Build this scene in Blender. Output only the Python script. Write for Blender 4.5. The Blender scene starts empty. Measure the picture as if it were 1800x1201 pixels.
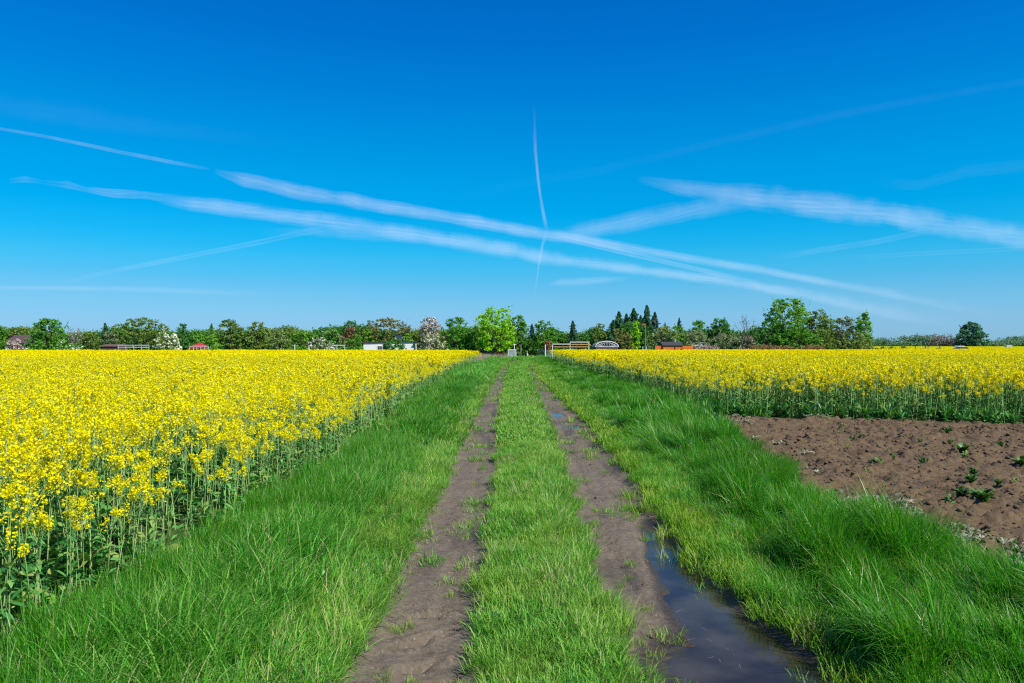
import bpy, math, random
import numpy as np
from mathutils import Vector
R = math.radians
SC = bpy.context.scene
COL = SC.collection

# ------------------------------------------------------------------ camera
CAM_H = 1.65; FPX = 1300.0; CX = 900.0; HY = 607.5      # photo pixels (1800 x 1201)
cd = bpy.data.cameras.new("camera"); cam = bpy.data.objects.new("camera", cd); COL.objects.link(cam)
cam.location = (0, 0, CAM_H); cam.rotation_euler = (R(90), 0, 0)
cd.sensor_width = 36; cd.lens = 36 * FPX / 1800; cd.shift_y = (HY - 600.5) / 1800
cd.clip_start = 0.05; cd.clip_end = 400000
SC.camera = cam

# ------------------------------------------------------------------ light
SUN_EL = 46.0
SDIR = Vector((math.cos(R(SUN_EL)) * math.cos(R(-42)), math.cos(R(SUN_EL)) * math.sin(R(-42)), math.sin(R(SUN_EL))))
ld = bpy.data.lights.new("sun", 'SUN'); sun = bpy.data.objects.new("sun", ld); COL.objects.link(sun)
ld.energy = 4.6; ld.angle = R(0.5); ld.color = (1.0, 0.955, 0.88)
sun.rotation_euler = SDIR.to_track_quat('Z', 'Y').to_euler()
W = bpy.data.worlds.new("World"); SC.world = W; W.use_nodes = True
wt = W.node_tree; wt.nodes.clear()
def wn(t, **k):
    n = wt.nodes.new(t)
    for a, b in k.items(): setattr(n, a, b)
    return n
sky = wn('ShaderNodeTexSky', sky_type='NISHITA', sun_disc=False)
sky.sun_elevation = R(SUN_EL); sky.sun_rotation = math.atan2(SDIR.x, SDIR.y)
sky.air_density = 1.0; sky.dust_density = 0.3; sky.ozone_density = 3.0
tc = wn('ShaderNodeTexCoord'); sp = wn('ShaderNodeSeparateXYZ')
wt.links.new(tc.outputs['Generated'], sp.inputs[0])
def wramp(stops):
    r = wn('ShaderNodeValToRGB'); wt.links.new(sp.outputs['Z'], r.inputs[0]); e = r.color_ramp.elements; r.color_ramp.interpolation = 'B_SPLINE' if 0 else 'CARDINAL'
    while len(e) < len(stops): e.new(.5)
    for q, (p, c) in zip(e, stops): q.position = p; q.color = (*c, 1)
    return r.outputs[0]
def wmix(a, b, f, bt='MIX'):
    m = wn('ShaderNodeMixRGB', blend_type=bt); m.inputs[0].default_value = f
    for i, q in ((1, a), (2, b)):
        if isinstance(q, tuple): m.inputs[i].default_value = (*q, 1)
        else: wt.links.new(q, m.inputs[i])
    return m.outputs[0]
# deep spring sky: scattering of the clear air by height above the horizon, then the Nishita sky tinted to it
AIR = wramp([(0.0, (.205, .385, .56)), (.044, (.172, .418, .618)), (.082, (.081, .392, .645)), (.12, (.022, .363, .66)), (.172, (0, .297, .642)), (.23, (0, .241, .606)),
             (.299, (0, .181, .554)), (.364, (0, .137, .504)), (.422, (0, .109, .448)), (.6, (.02, .085, .36)), (1, (.03, .07, .28))])
TINT = wramp([(0.0, (.30, .59, 1.14)), (.044, (.274, .587, .955)), (.082, (.189, .616, .90)), (.12, (.061, .679, .957)), (.172, (0, .675, 1.022)), (.23, (0, .70, 1.084)),
              (.299, (0, .643, 1.156)), (.364, (0, .565, 1.19)), (.422, (0, .52, 1.2)), (.7, (.2, .5, 1.1))])
col = wmix(wmix(AIR, (9.0909,) * 3, 1, 'MULTIPLY'), wmix(sky.outputs[0], TINT, 1, 'MULTIPLY'), .35)
bg = wn('ShaderNodeBackground'); bg.inputs[1].default_value = 0.11
wo = wn('ShaderNodeOutputWorld')
wt.links.new(col, bg.inputs[0]); wt.links.new(bg.outputs[0], wo.inputs[0])
vs = SC.view_settings; vs.view_transform = 'Standard'; vs.look = 'None'; vs.exposure = 0.4; vs.gamma = 1.0
SC.render.engine = 'CYCLES'
cy = SC.cycles
cy.max_bounces = 6; cy.diffuse_bounces = 3; cy.glossy_bounces = 2; cy.transmission_bounces = 4
cy.transparent_max_bounces = 24; cy.use_denoising = False; cy.filter_width = 1.25; cy.use_adaptive_sampling = False; cy.caustics_reflective = False; cy.caustics_refractive = False

rng = np.random.default_rng(11)
U = lambda a, b, n=None: rng.uniform(a, b, n)

# ------------------------------------------------------------------ helpers
def gx(px, Y): return (px - CX) * Y / FPX
def gz(py, Y): return CAM_H + (HY - py) * Y / FPX
def dof(py): return CAM_H * FPX / (py - HY)

def tag(o, label=None, cat=None, group=None, kind=None):
    if label: o['label'] = label
    if cat: o['category'] = cat
    if group: o['group'] = group
    if kind: o['kind'] = kind
    return o
def empty(name, loc=(0, 0, 0), rz=0):
    o = bpy.data.objects.new(name, None); COL.objects.link(o); o.empty_display_size = 0.2
    o.location = loc; o.rotation_euler = (0, 0, rz); return o

def hash2(ix, iy, s):
    h = (ix.astype(np.int64) * 374761393 + iy.astype(np.int64) * 668265263 + s * 974711) & 0x7fffffff
    h = ((h ^ (h >> 13)) * 1274126177) & 0x7fffffff
    return ((h ^ (h >> 16)) & 0xffff) / 65535.0
def vnoise(x, y, s=0):
    ix = np.floor(x); iy = np.floor(y); fx = x - ix; fy = y - iy
    fx = fx * fx * (3 - 2 * fx); fy = fy * fy * (3 - 2 * fy)
    a = hash2(ix, iy, s); b = hash2(ix + 1, iy, s); c = hash2(ix, iy + 1, s); d = hash2(ix + 1, iy + 1, s)
    return (a * (1 - fx) + b * fx) * (1 - fy) + (c * (1 - fx) + d * fx) * fy
def fbm(x, y, o=4, s=0):
    v = 0; a = 1; t = 0
    for i in range(o):
        v = v + a * vnoise(x * 2 ** i + 17.3 * i, y * 2 ** i - 9.1 * i, s + i); t += a; a *= .5
    return v / t * 2 - 1
def smooth(a, b, x):
    t = np.clip((x - a) / (b - a), 0, 1); return t * t * (3 - 2 * t)

def mesh_np(name, V, F, mat=None, attrs=None, matidx=None, smoothf=False, link=True, parent=None):
    """V (n,3); F (m,4) or (m,3)"""
    V = np.asarray(V, dtype=np.float32); F = np.asarray(F, dtype=np.int32)
    me = bpy.data.meshes.new(name); k = F.shape[1]
    me.vertices.add(len(V)); me.vertices.foreach_set('co', V.ravel())
    me.loops.add(F.size); me.loops.foreach_set('vertex_index', F.ravel())
    me.polygons.add(len(F)); me.polygons.foreach_set('loop_start', np.arange(0, F.size, k, dtype=np.int32))
    if matidx is not None: me.polygons.foreach_set('material_index', np.asarray(matidx, dtype=np.int32))
    if smoothf: me.polygons.foreach_set('use_smooth', np.ones(len(F), dtype=bool))
    for an, (dom, arr) in (attrs or {}).items():
        a = me.attributes.new(an, 'FLOAT', dom); a.data.foreach_set('value', np.asarray(arr, dtype=np.float32))
    me.update(); me.validate()
    for m in (mat if isinstance(mat, (list, tuple)) else [mat] if mat else []): me.materials.append(m)
    o = bpy.data.objects.new(name, me)
    if link: COL.objects.link(o)
    if parent: o.parent = parent
    return o

class MB:
    """collects boxes / tubes / quads, builds one mesh"""
    def __init__(s): s.v = []; s.f = []
    def add(s, vs, fs):
        n = len(s.v); s.v += [tuple(p) for p in vs]; s.f += [tuple(i + n for i in f) for f in fs]; return s
    def box(s, c, d, rz=0, rx=0):
        x, y, z = d[0] / 2, d[1] / 2, d[2] / 2; out = []
        for i in (-1, 1):
            for j in (-1, 1):
                for k in (-1, 1):
                    p = Vector((i * x, j * y, k * z))
                    if rx: p = Vector((p.x, p.y * math.cos(rx) - p.z * math.sin(rx), p.y * math.sin(rx) + p.z * math.cos(rx)))
                    if rz: p = Vector((p.x * math.cos(rz) - p.y * math.sin(rz), p.x * math.sin(rz) + p.y * math.cos(rz), p.z))
                    out.append(p + Vector(c))
        return s.add(out, [(0, 1, 3, 2), (4, 6, 7, 5), (0, 4, 5, 1), (2, 3, 7, 6), (0, 2, 6, 4), (1, 5, 7, 3)])
    def tube(s, pts, r, n=6):
        pts = [Vector(p) for p in pts]; rs = r if isinstance(r, (list, tuple)) else [r] * len(pts)
        vs = []
        for i, p in enumerate(pts):
            d = (pts[min(i + 1, len(pts) - 1)] - pts[max(i - 1, 0)]).normalized()
            a = d.orthogonal().normalized() if abs(d.z) > .9 else d.cross(Vector((0, 0, 1))).normalized()
            b = d.cross(a)
            vs += [p + (a * math.cos(2 * math.pi * k / n) + b * math.sin(2 * math.pi * k / n)) * rs[i] for k in range(n)]
        fs = [(i * n + k, i * n + (k + 1) % n, (i + 1) * n + (k + 1) % n, (i + 1) * n + k) for i in range(len(pts) - 1) for k in range(n)]
        fs += [tuple(range(n - 1, -1, -1)), tuple((len(pts) - 1) * n + k for k in range(n))]
        return s.add(vs, fs)
    def prism(s, poly, y0, y1):
        """poly in (x,z), extruded along y"""
        n = len(poly); vs = [(x, y0, z) for x, z in poly] + [(x, y1, z) for x, z in poly]
        fs = [tuple(range(n)), tuple(range(2 * n - 1, n - 1, -1))] + [(i, i + n, (i + 1) % n + n, (i + 1) % n) for i in range(n)]
        return s.add(vs, fs)
    def build(s, name, mat, parent=None, smoothf=False):
        me = bpy.data.meshes.new(name); me.from_pydata(s.v, [], s.f); me.update()
        me.materials.append(mat)
        if smoothf: me.polygons.foreach_set('use_smooth', [True] * len(me.polygons))
        o = bpy.data.objects.new(name, me); COL.objects.link(o)
        if parent: o.parent = parent
        return o

# ------------------------------------------------------------------ materials
def newmat(name):
    m = bpy.data.materials.new(name); m.use_nodes = True; t = m.node_tree; t.nodes.clear()
    def N(ty, **k):
        n = t.nodes.new(ty)
        for a, b in k.items(): setattr(n, a, b)
        return n
    return m, t, N, t.links.new
def rampn(N, L, fac, stops):
    r = N('ShaderNodeValToRGB'); e = r.color_ramp.elements
    while len(e) < len(stops): e.new(.5)
    for q, (p, c) in zip(e, stops): q.position = p; q.color = (*c, 1)
    L(fac, r.inputs[0]); return r.outputs[0]
def leafmat(name, stops, trans=0.35, rough=0.55, patch=None, pscale=0.6, spec=0.3, inst=0.0, tcol=(1.0, 1.15, .45)):
    """foliage: colour by per-face random 'rnd', patches of another tint over the ground, light coming through the blades"""
    m, t, N, L = newmat(name)
    at = N('ShaderNodeAttribute', attribute_name='rnd')
    fac = at.outputs['Fac']
    if inst:
        oi = N('ShaderNodeObjectInfo'); a = N('ShaderNodeMath', operation='MULTIPLY_ADD'); L(oi.outputs['Random'], a.inputs[0]); a.inputs[1].default_value = inst; a.inputs[2].default_value = -inst / 2
        b = N('ShaderNodeMath', operation='ADD', use_clamp=True); L(fac, b.inputs[0]); L(a.outputs[0], b.inputs[1]); fac = b.outputs[0]
    c = rampn(N, L, fac, stops)
    if patch:
        g = N('ShaderNodeNewGeometry'); nz = N('ShaderNodeTexNoise'); nz.inputs['Scale'].default_value = pscale; nz.inputs['Detail'].default_value = 3
        L(g.outputs['Position'], nz.inputs['Vector'])
        mr = N('ShaderNodeMapRange'); mr.inputs[1].default_value = .42; mr.inputs[2].default_value = .66; mr.inputs[4].default_value = patch[1]; L(nz.outputs[0], mr.inputs[0])
        mx = N('ShaderNodeMixRGB'); L(mr.outputs[0], mx.inputs[0]); L(c, mx.inputs[1]); mx.inputs[2].default_value = (*patch[0], 1); c = mx.outputs[0]
    p = N('ShaderNodeBsdfPrincipled'); L(c, p.inputs['Base Color']); p.inputs['Roughness'].default_value = rough
    p.inputs['Specular IOR Level'].default_value = spec
    tr = N('ShaderNodeBsdfTranslucent'); tm = N('ShaderNodeMixRGB', blend_type='MULTIPLY'); tm.inputs[0].default_value = 1
    L(c, tm.inputs[1]); tm.inputs[2].default_value = (*tcol, 1); L(tm.outputs[0], tr.inputs[0])
    mix = N('ShaderNodeMixShader'); mix.inputs[0].default_value = trans; L(p.outputs[0], mix.inputs[1]); L(tr.outputs[0], mix.inputs[2])
    o = N('ShaderNodeOutputMaterial'); L(mix.outputs[0], o.inputs[0]); return m
def surf(name, c0, c1=None, scale=3, rough=.7, bump=0.0, metal=0, stretch=(1, 1, 1)):
    m, t, N, L = newmat(name)
    tcn = N('ShaderNodeTexCoord'); mp = N('ShaderNodeMapping'); mp.inputs['Scale'].default_value = stretch; L(tcn.outputs['Object'], mp.inputs[0])
    nz = N('ShaderNodeTexNoise'); nz.inputs['Scale'].default_value = scale; nz.inputs['Detail'].default_value = 6; nz.inputs['Roughness'].default_value = .65; L(mp.outputs[0], nz.inputs['Vector'])
    c = rampn(N, L, nz.outputs[0], [(.3, c0), (.7, c1 or tuple(x * .7 for x in c0))])
    p = N('ShaderNodeBsdfPrincipled'); L(c, p.inputs['Base Color']); p.inputs['Roughness'].default_value = rough; p.inputs['Metallic'].default_value = metal
    if bump:
        b = N('ShaderNodeBump'); b.inputs['Strength'].default_value = bump; b.inputs['Distance'].default_value = .02; L(nz.outputs[0], b.inputs['Height']); L(b.outputs[0], p.inputs['Normal'])
    o = N('ShaderNodeOutputMaterial'); L(p.outputs[0], o.inputs[0]); return m

M_lush = leafmat('lush_grass', [(0, (0.012, 0.11, 0.006)), (0.4, (0.042, 0.29, 0.01)), (0.76, (0.14, 0.48, 0.02)), (0.93, (0.26, 0.48, 0.06)), (1, (0.5, 0.48, 0.18))], 0.42, .38, patch=((0.1, 0.33, 0.015), 0.5), pscale=.9, spec=.5, inst=.25)
M_mid = leafmat('verge_grass', [(0, (0.012, 0.12, 0.008)), (0.35, (0.065, 0.36, 0.02)), (0.72, (0.19, 0.58, 0.055)), (0.92, (0.36, 0.55, 0.13)), (1, (0.62, 0.54, 0.30))], 0.45, .5, patch=((0.19, 0.46, 0.06), 0.6), pscale=.9, spec=.3, inst=.25)
M_short = leafmat('short_grass', [(0, (0.018, 0.13, 0.010)), (0.35, (0.095, 0.38, 0.027)), (0.74, (0.26, 0.58, 0.06)), (0.94, (0.4, 0.5, 0.12)), (1, (0.58, 0.5, 0.26))], 0.42, .5, patch=((0.32, 0.50, 0.07), 0.65), pscale=1.3, spec=.35, inst=.3)
M_yg = leafmat('damp_yellow_green_grass', [(0, (0.07, 0.2, 0.012)), (0.4, (0.21, 0.42, 0.02)), (0.8, (0.4, 0.58, 0.04)), (0.94, (0.5, 0.54, 0.12)), (1, (0.56, 0.48, 0.22))], 0.42, .5, patch=((0.1, 0.34, 0.02), 0.75), pscale=1.6, spec=.35, inst=.3)
M_petal = leafmat('rape_petal', [(0, (.86, .68, .0)), (.25, (.95, .84, .0)), (1, (.97, .91, .0))], .36, .6, spec=.1, tcol=(1, .95, .3))
M_bud = leafmat('rape_bud', [(0, (.30, .38, .03)), (1, (.52, .52, .03))], .25, .6)
M_rleaf = leafmat('rape_leaf', [(0, (.03, .15, .03)), (.5, (.08, .30, .06)), (.85, (.18, .44, .10)), (1, (.36, .44, .10))], .3, .45, spec=.4)
M_rstem = leafmat('rape_stem', [(0, (.22, .40, .10)), (1, (.44, .60, .22))], .1, .5)
M_rlow = leafmat('rape_understorey', [(0, (.16, .24, .02)), (1, (.34, .38, .02))], .3, .6)

PETW = leafmat('white_petal', [(0, (.75, .75, .70)), (1, (.85, .85, .80))], .3, .6)
# ground -----------------------------------------------------------------
def ground_mat():
    m, t, N, L = newmat('soil_and_thatch')
    g = N('ShaderNodeNewGeometry')
    def noise(sc, de=6, ro=.6):
        n = N('ShaderNodeTexNoise'); n.inputs['Scale'].default_value = sc; n.inputs['Detail'].default_value = de; n.inputs['Roughness'].default_value = ro
        L(g.outputs['Position'], n.inputs['Vector']); return n.outputs[0]
    n1 = noise(2.2); n2 = noise(26, 8, .7); n3 = noise(90, 6, .7)
    def mix(f, a, b, bt='MIX'):
        x = N('ShaderNodeMixRGB', blend_type=bt)
        if isinstance(f, float): x.inputs[0].default_value = f
        else: L(f, x.inputs[0])
        for i, q in ((1, a), (2, b)):
            if isinstance(q, tuple): x.inputs[i].default_value = (*q, 1)
            else: L(q, x.inputs[i])
        return x.outputs[0]
    tr = mix(.5, rampn(N, L, n1, [(.3, (.110, .088, .060)), (.7, (.180, .146, .104))]), rampn(N, L, n2, [(.32, (.055, .043, .028)), (.68, (.255, .212, .155))]))
    fi = mix(.5, rampn(N, L, n1, [(.3, (.10, .066, .032)), (.7, (.165, .112, .056))]), rampn(N, L, n2, [(.32, (.05, .033, .017)), (.68, (.215, .148, .080))]))
    A = lambda nm: N('ShaderNodeAttribute', attribute_name=nm).outputs['Fac']
    c = mix(A('field'), tr, fi)
    # pale straw and grit specks
    vo = N('ShaderNodeTexVoronoi'); vo.inputs['Scale'].default_value = 55; L(g.outputs['Position'], vo.inputs['Vector'])
    sep = N('ShaderNodeSeparateColor'); L(vo.outputs['Color'], sep.inputs[0])
    k1 = N('ShaderNodeMath', operation='GREATER_THAN'); L(sep.outputs[0], k1.inputs[0]); k1.inputs[1].default_value = .93
    k2 = N('ShaderNodeMath', operation='LESS_THAN'); L(vo.outputs['Distance'], k2.inputs[0]); k2.inputs[1].default_value = .28
    k3 = N('ShaderNodeMath', operation='MULTIPLY'); L(k1.outputs[0], k3.inputs[0]); L(k2.outputs[0], k3.inputs[1])
    k4 = N('ShaderNodeMath', operation='MULTIPLY'); L(k3.outputs[0], k4.inputs[0]); k4.inputs[1].default_value = .55
    c = mix(k4.outputs[0], c, (.40, .32, .24))
    gr = mix(n2, (.028, .055, .012), (.085, .12, .03))
    c = mix(A('green'), c, gr)
    c = mix(A('wet'), c, mix(.72, c, (.022, .014, .010)))
    p = N('ShaderNodeBsdfPrincipled'); L(c, p.inputs['Base Color'])
    rr = N('ShaderNodeMapRange'); rr.inputs[3].default_value = .95; rr.inputs[4].default_value = .38; L(A('wet'), rr.inputs[0]); L(rr.outputs[0], p.inputs['Roughness'])
    p.inputs['Specular IOR Level'].default_value = .25
    b = N('ShaderNodeBump'); b.inputs['Strength'].default_value = .8; b.inputs['Distance'].default_value = .018
    ad = N('ShaderNodeMath', operation='MULTIPLY_ADD'); L(n3, ad.inputs[0]); ad.inputs[1].default_value = .4; L(n2, ad.inputs[2])
    L(ad.outputs[0], b.inputs['Height']); L(b.outputs[0], p.inputs['Normal'])
    o = N('ShaderNodeOutputMaterial'); L(p.outputs[0], o.inputs[0]); return m
M_ground = ground_mat()

# track geometry, metres (Y ahead of the camera) ---------------------------
YL = [0, 3.6, 5.4, 8.8, 14, 19, 25, 40, 57, 66, 75, 90]; CL = [-.52, -.51, -.50, -.49, -.54, -.58, -.60, -.62, -.50, -.25, .35, 1.6]; WL = [.32, .31, .29, .32, .31, .30, .31, .34, .30, .25, .2, .2]
YR = [0, 3.6, 5.4, 6.6, 8.8, 11, 16, 22, 33, 49, 60, 72, 90]; CR = [1.15, 1.13, 1.0, 1.0, 1.06, 1.10, 1.20, 1.18, 1.20, 1.32, 1.6, 2.2, 3.6]; WR = [.58, .55, .41, .40, .42, .41, .44, .40, .36, .32, .3, .3, .3]
def rutL(X, Y): return np.abs(X - np.interp(Y, YL, CL)) - np.interp(Y, YL, WL) + .11 * fbm(X * 3.1, Y * 2.3, 3, 5) + .05 * fbm(X * 9, Y * 7, 2, 6)
def rutR(X, Y): return np.abs(X - np.interp(Y, YR, CR)) - np.interp(Y, YR, WR) + .12 * fbm(X * 3.1, Y * 2.0, 3, 15) + .05 * fbm(X * 9, Y * 7, 2, 16)
# bare field (left edge line) and rape edges
YS = [0, 4, 5.4, 6.9, 8.5, 10.3, 12.4, 15.4, 17]; XS = [3.75, 3.45, 3.35, 3.15, 3.2, 3.5, 3.75, 4.1, 4.3]
def soil_sd(X, Y):   # <0 inside the bare field
    a = np.interp(Y, YS, XS) - X + .22 * fbm(X * 1.3, Y * 1.3, 3, 31)
    b = Y - (16.25 - (X - 4.7) * .34) + .10 * fbm(X * 1.1, Y * .5, 2, 33)
    return np.maximum(a, b)
YE = [0, 4.3, 6.6, 11.6, 20, 40, 67, 78]; XE = [-2.50, -2.46, -2.42, -2.45, -2.85, -3.25, -3.4, -3.3]
def rapeL_sd(X, Y): return np.maximum(X - np.interp(Y, YE, XE) + .12 * fbm(X * .8, Y * .8, 2, 41), Y - 80)
YF = [14, 18, 29, 44, 63, 80]; XF = [4.9, 4.55, 4.5, 4.35, 4.05, 4.2]
def rapeR_sd(X, Y):
    return np.maximum.reduce([np.interp(Y, YF, XF) - X + .15 * fbm(X * .8, Y * .8, 2, 43), (16.3 - (X - 4.7) * .34) - Y + .08 * fbm(X * 1.5, Y * .4, 2, 44), Y - np.where(X / np.maximum(Y, 1) > .47, 96, 80)])
# puddles: hollow centres (x, y, rx, ry, rot, depth)
PUD = [(1.32, 6.1, .12, .75, .0, .06), (1.28, 5.2, .16, .8, .02, .07), (1.31, 4.35, .22, .8, .08, .07), (1.33, 3.4, .46, .75, .1, .07)]
PUD2 = [(1.14, 18.1, .11, .30, .0, .065), (1.27, 15.5, .17, .24, .0, .07), (1.36, 12.4, .14, .16, 0, .05)]
WATER_Z = -.055
def hollow(X, Y, P):
    v = np.zeros_like(X)
    for x, y, rx, ry, ro, d in P:
        u = (X - x) * math.cos(ro) + (Y - y) * math.sin(ro); w = -(X - x) * math.sin(ro) + (Y - y) * math.cos(ro)
        v = np.maximum(v, smooth(1.9, .35, np.sqrt((u / rx) ** 2 + (w / ry) ** 2)) * d)
    return v
def footprint(X, Y):
    v = np.zeros_like(X)
    for x, y, l, w, a, d in [(-.52, 4.62, .15, .05, .65, .05), (-.44, 4.30, .16, .055, .5, .04), (-.60, 4.16, .12, .05, .4, .035), (-.5, 3.9, .15, .05, .7, .04), (-.35, 3.72, .12, .05, .3, .03)]:
        u = (X - x) * math.cos(a) + (Y - y) * math.sin(a); q = -(X - x) * math.sin(a) + (Y - y) * math.cos(a)
        r = np.sqrt((u / l) ** 2 + (q / w) ** 2); v = v - d * smooth(1.15, .7, r) + d * .5 * np.exp(-((r - 1.35) / .25) ** 2)
    return v
def height(X, Y, fine=True):
    near = 1 - smooth(30, 90, Y)
    a = rutL(X, Y); b = rutR(X, Y)
    z = .03 * fbm(X * .35, Y * .25, 3, 1)
    z = z * (1 - .85 * smooth(2.2, 1.6, np.abs(X - .3)))
    z = z - .045 * smooth(.10, -.12, a) - .045 * smooth(.10, -.14, b)
    z = z + .035 * np.exp(-((X - .28) / .35) ** 2) + .05 * smooth(-1.1, -2.2, X)
    z = z + .09 * smooth(2.1, 2.9, X) - .05 * np.exp(-((X - 2.0) / .22) ** 2) * smooth(9, 5, Y)
    z = z - hollow(X, Y, PUD) * (1 + .35 * fbm(X * 5, Y * 4, 3, 66)) - hollow(X, Y, PUD2)
    z = z - .25 * smooth(96, 120, Y) * smooth(.3, .5, X / np.maximum(Y, 1)) * (1 - smooth(180, 400, Y))
    if fine:
        s = smooth(.15, -.2, soil_sd(X, Y))
        c1 = fbm(X * 2.1, Y * 2.1, 3, 51); c2 = fbm(X * 9, Y * 11, 3, 52); c3 = vnoise(X * 22, Y * 25, 53)
        z = z + s * (.045 * c1 + .11 * np.maximum(c2 - .05, 0) - .07 * np.maximum(-c2 - .18, 0) + .022 * c3 + .035 * np.maximum(fbm(X * 17, Y * 15, 3, 54), 0) - .05 * np.exp(-((Y - 10.3 + .05 * X) / .16) ** 2) - .035 * np.exp(-((Y - 12.4) / .12) ** 2))
        rut = np.clip(smooth(.05, -.05, a) + smooth(.05, -.05, b), 0, 1) * near
        z = z + rut * (.013 * fbm(X * 6, Y * 3.5, 4, 61) * 1.5 + .014 * fbm(X * 24, Y * 13, 3, 62))
        z = z - .012 * np.exp(-((X - np.interp(Y, YL, CL) - .06 - .03 * np.sin(Y * 1.1)) / .035) ** 2) * (1 + .3 * np.sin(Y * 95)) * near
        z = z - .010 * np.exp(-((X - np.interp(Y, YR, CR) + .17) / .05) ** 2) * (1 + .35 * np.sin(Y * 80)) * near
        for cx_, w_, sd_ in ((np.interp(Y, YL, CL) + .02, .11, 301), (np.interp(Y, YR, CR) - .16, .11, 302)):
            dx_ = X - cx_; z = z + .0075 * np.sin(2 * np.pi * (Y / .085 + np.abs(dx_) * 5)) * smooth(w_, w_ * .7, np.abs(dx_)) * smooth(-.05, .3, fbm(X * 1.1, Y * .9, 2, sd_)) * smooth(13, 8, Y)
        z = z + footprint(X, Y)
    return z

def build_ground():
    xs = np.concatenate([-np.geomspace(4, 9000, 60)[::-1], np.arange(-3.98, 2.4, .03), np.arange(2.4, 12, .035), np.geomspace(12.04, 9000, 60)])
    ys = [-400, -150, -60, -25, -10, -4, -1, .6, 1.6]; y = 2.2
    while y < 14000: ys.append(y); y += max(.022, .0055 * y) if y < 120 else .05 * y
    ys = np.array(ys); X, Y = np.meshgrid(xs, ys); Z = height(X, Y)
    ny, nx = X.shape; V = np.stack([X, Y, Z], -1).reshape(-1, 3)
    i = np.arange((ny - 1) * nx).reshape(ny - 1, nx)[:, :-1].ravel(); F = np.stack([i, i + 1, i + nx + 1, i + nx], 1)
    rut = np.minimum(rutL(X, Y), rutR(X, Y)); sd = soil_sd(X, Y)
    far = smooth(76, 90, Y)
    green = np.clip(smooth(-.03, .10, rut) * smooth(-.05, .15, sd) + far, 0, 1)
    wet = np.clip(smooth(.001, .016, hollow(X, Y, PUD)) + smooth(.006, .03, hollow(X, Y, PUD2)) + .55 * smooth(.05, .6, fbm(X * 4.5, Y * 1.1, 3, 71)) * (rut < 0) + .55 * smooth(.25, .6, fbm(X * 1.7, Y * 2.6, 3, 72)) * (sd < 0), 0, 1)
    fld = (X > 2.6).astype(float)
    xc = V[F][:, :, 0].mean(1); yc = V[F][:, :, 1].mean(1)
    cls = np.zeros(len(F), int); r = np.minimum(rutL(xc, yc), rutR(xc, yc))
    cls[(r < .0) & (yc < 84)] = 1; cls[(soil_sd(xc, yc) < 0) & (yc > 1) & (xc < 60)] = 2
    A = {'green': green.ravel(), 'wet': wet.ravel(), 'field': fld.ravel()}
    for k, (nm, lb, ct) in enumerate([('ground', 'flat ground under the grass verges and crop', 'ground'), ('dirt_track', 'two bare dirt wheel ruts of the farm track running to the gate', 'track'), ('bare_soil', 'bare brown tilled plot in front of the right rape field', 'soil')]):
        f = F[cls == k]; u, inv = np.unique(f, return_inverse=True)
        o = mesh_np(nm, V[u], inv.reshape(f.shape), M_ground, {a: ('POINT', b[u]) for a, b in A.items()}, smoothf=True)
        tag(o, lb, ct, kind='structure')
build_ground()

# water ---------------------------------------------------------------------
def water_mat():
    m, t, N, L = newmat('muddy_water')
    fr = N('ShaderNodeFresnel'); fr.inputs[0].default_value = 1.42
    tcn = N('ShaderNodeNewGeometry'); nz = N('ShaderNodeTexNoise'); nz.inputs['Scale'].default_value = 9; nz.inputs['Detail'].default_value = 3; L(tcn.outputs['Position'], nz.inputs['Vector'])
    b = N('ShaderNodeBump'); b.inputs['Strength'].default_value = .08; b.inputs['Distance'].default_value = .01; L(nz.outputs[0], b.inputs['Height'])
    gl = N('ShaderNodeBsdfGlossy'); gl.inputs['Roughness'].default_value = .02; L(b.outputs[0], gl.inputs['Normal']); L(b.outputs[0], fr.inputs['Normal'])
    tp = N('ShaderNodeBsdfTransparent'); tp.inputs[0].default_value = (.6, .52, .45, 1)
    df = N('ShaderNodeBsdfDiffuse'); df.inputs[0].default_value = (.075, .066, .044, 1)
    m1 = N('ShaderNodeMixShader'); mud = N('ShaderNodeTexNoise'); mud.inputs['Scale'].default_value = 2.6; mud.inputs['Detail'].default_value = 5; L(tcn.outputs['Position'], mud.inputs['Vector']); mdr = N('ShaderNodeMapRange'); mdr.inputs[1].default_value = .38; mdr.inputs[2].default_value = .62; mdr.inputs[3].default_value = .28; mdr.inputs[4].default_value = .85; L(mud.outputs[0], mdr.inputs[0]); L(mdr.outputs[0], m1.inputs[0]); L(tp.outputs[0], m1.inputs[1]); L(df.outputs[0], m1.inputs[2])
    mx = N('ShaderNodeMixShader'); L(fr.outputs[0], mx.inputs[0]); L(m1.outputs[0], mx.inputs[1]); L(gl.outputs[0], mx.inputs[2])
    o = N('ShaderNodeOutputMaterial'); L(mx.outputs[0], o.inputs[0]); return m
M_water = water_mat()
def puddle(x0, x1, y0, y1, z, label):
    xs = np.arange(x0, x1, .03); ys = np.arange(y0, y1, .03); X, Y = np.meshgrid(xs, ys); H = height(X, Y)
    V = np.stack([X, Y, np.full_like(X, z)], -1).reshape(-1, 3); ny, nx = X.shape
    i = np.arange((ny - 1) * nx).reshape(ny - 1, nx)[:, :-1].ravel(); F = np.stack([i, i + 1, i + nx + 1, i + nx], 1)
    f = F[(H.ravel()[F].min(1) < z) & ((hollow(X, Y, PUD) + hollow(X, Y, PUD2)).ravel()[F].max(1) > .0005)]; u, inv = np.unique(f, return_inverse=True)
    o = mesh_np('puddle', V[u], inv.reshape(f.shape), M_water, smoothf=True); tag(o, label, 'puddle', kind='structure')
puddle(.3, 2.0, 2.0, 7.6, -.068, 'long dark muddy puddle in the right wheel rut nearest the camera')
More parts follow.
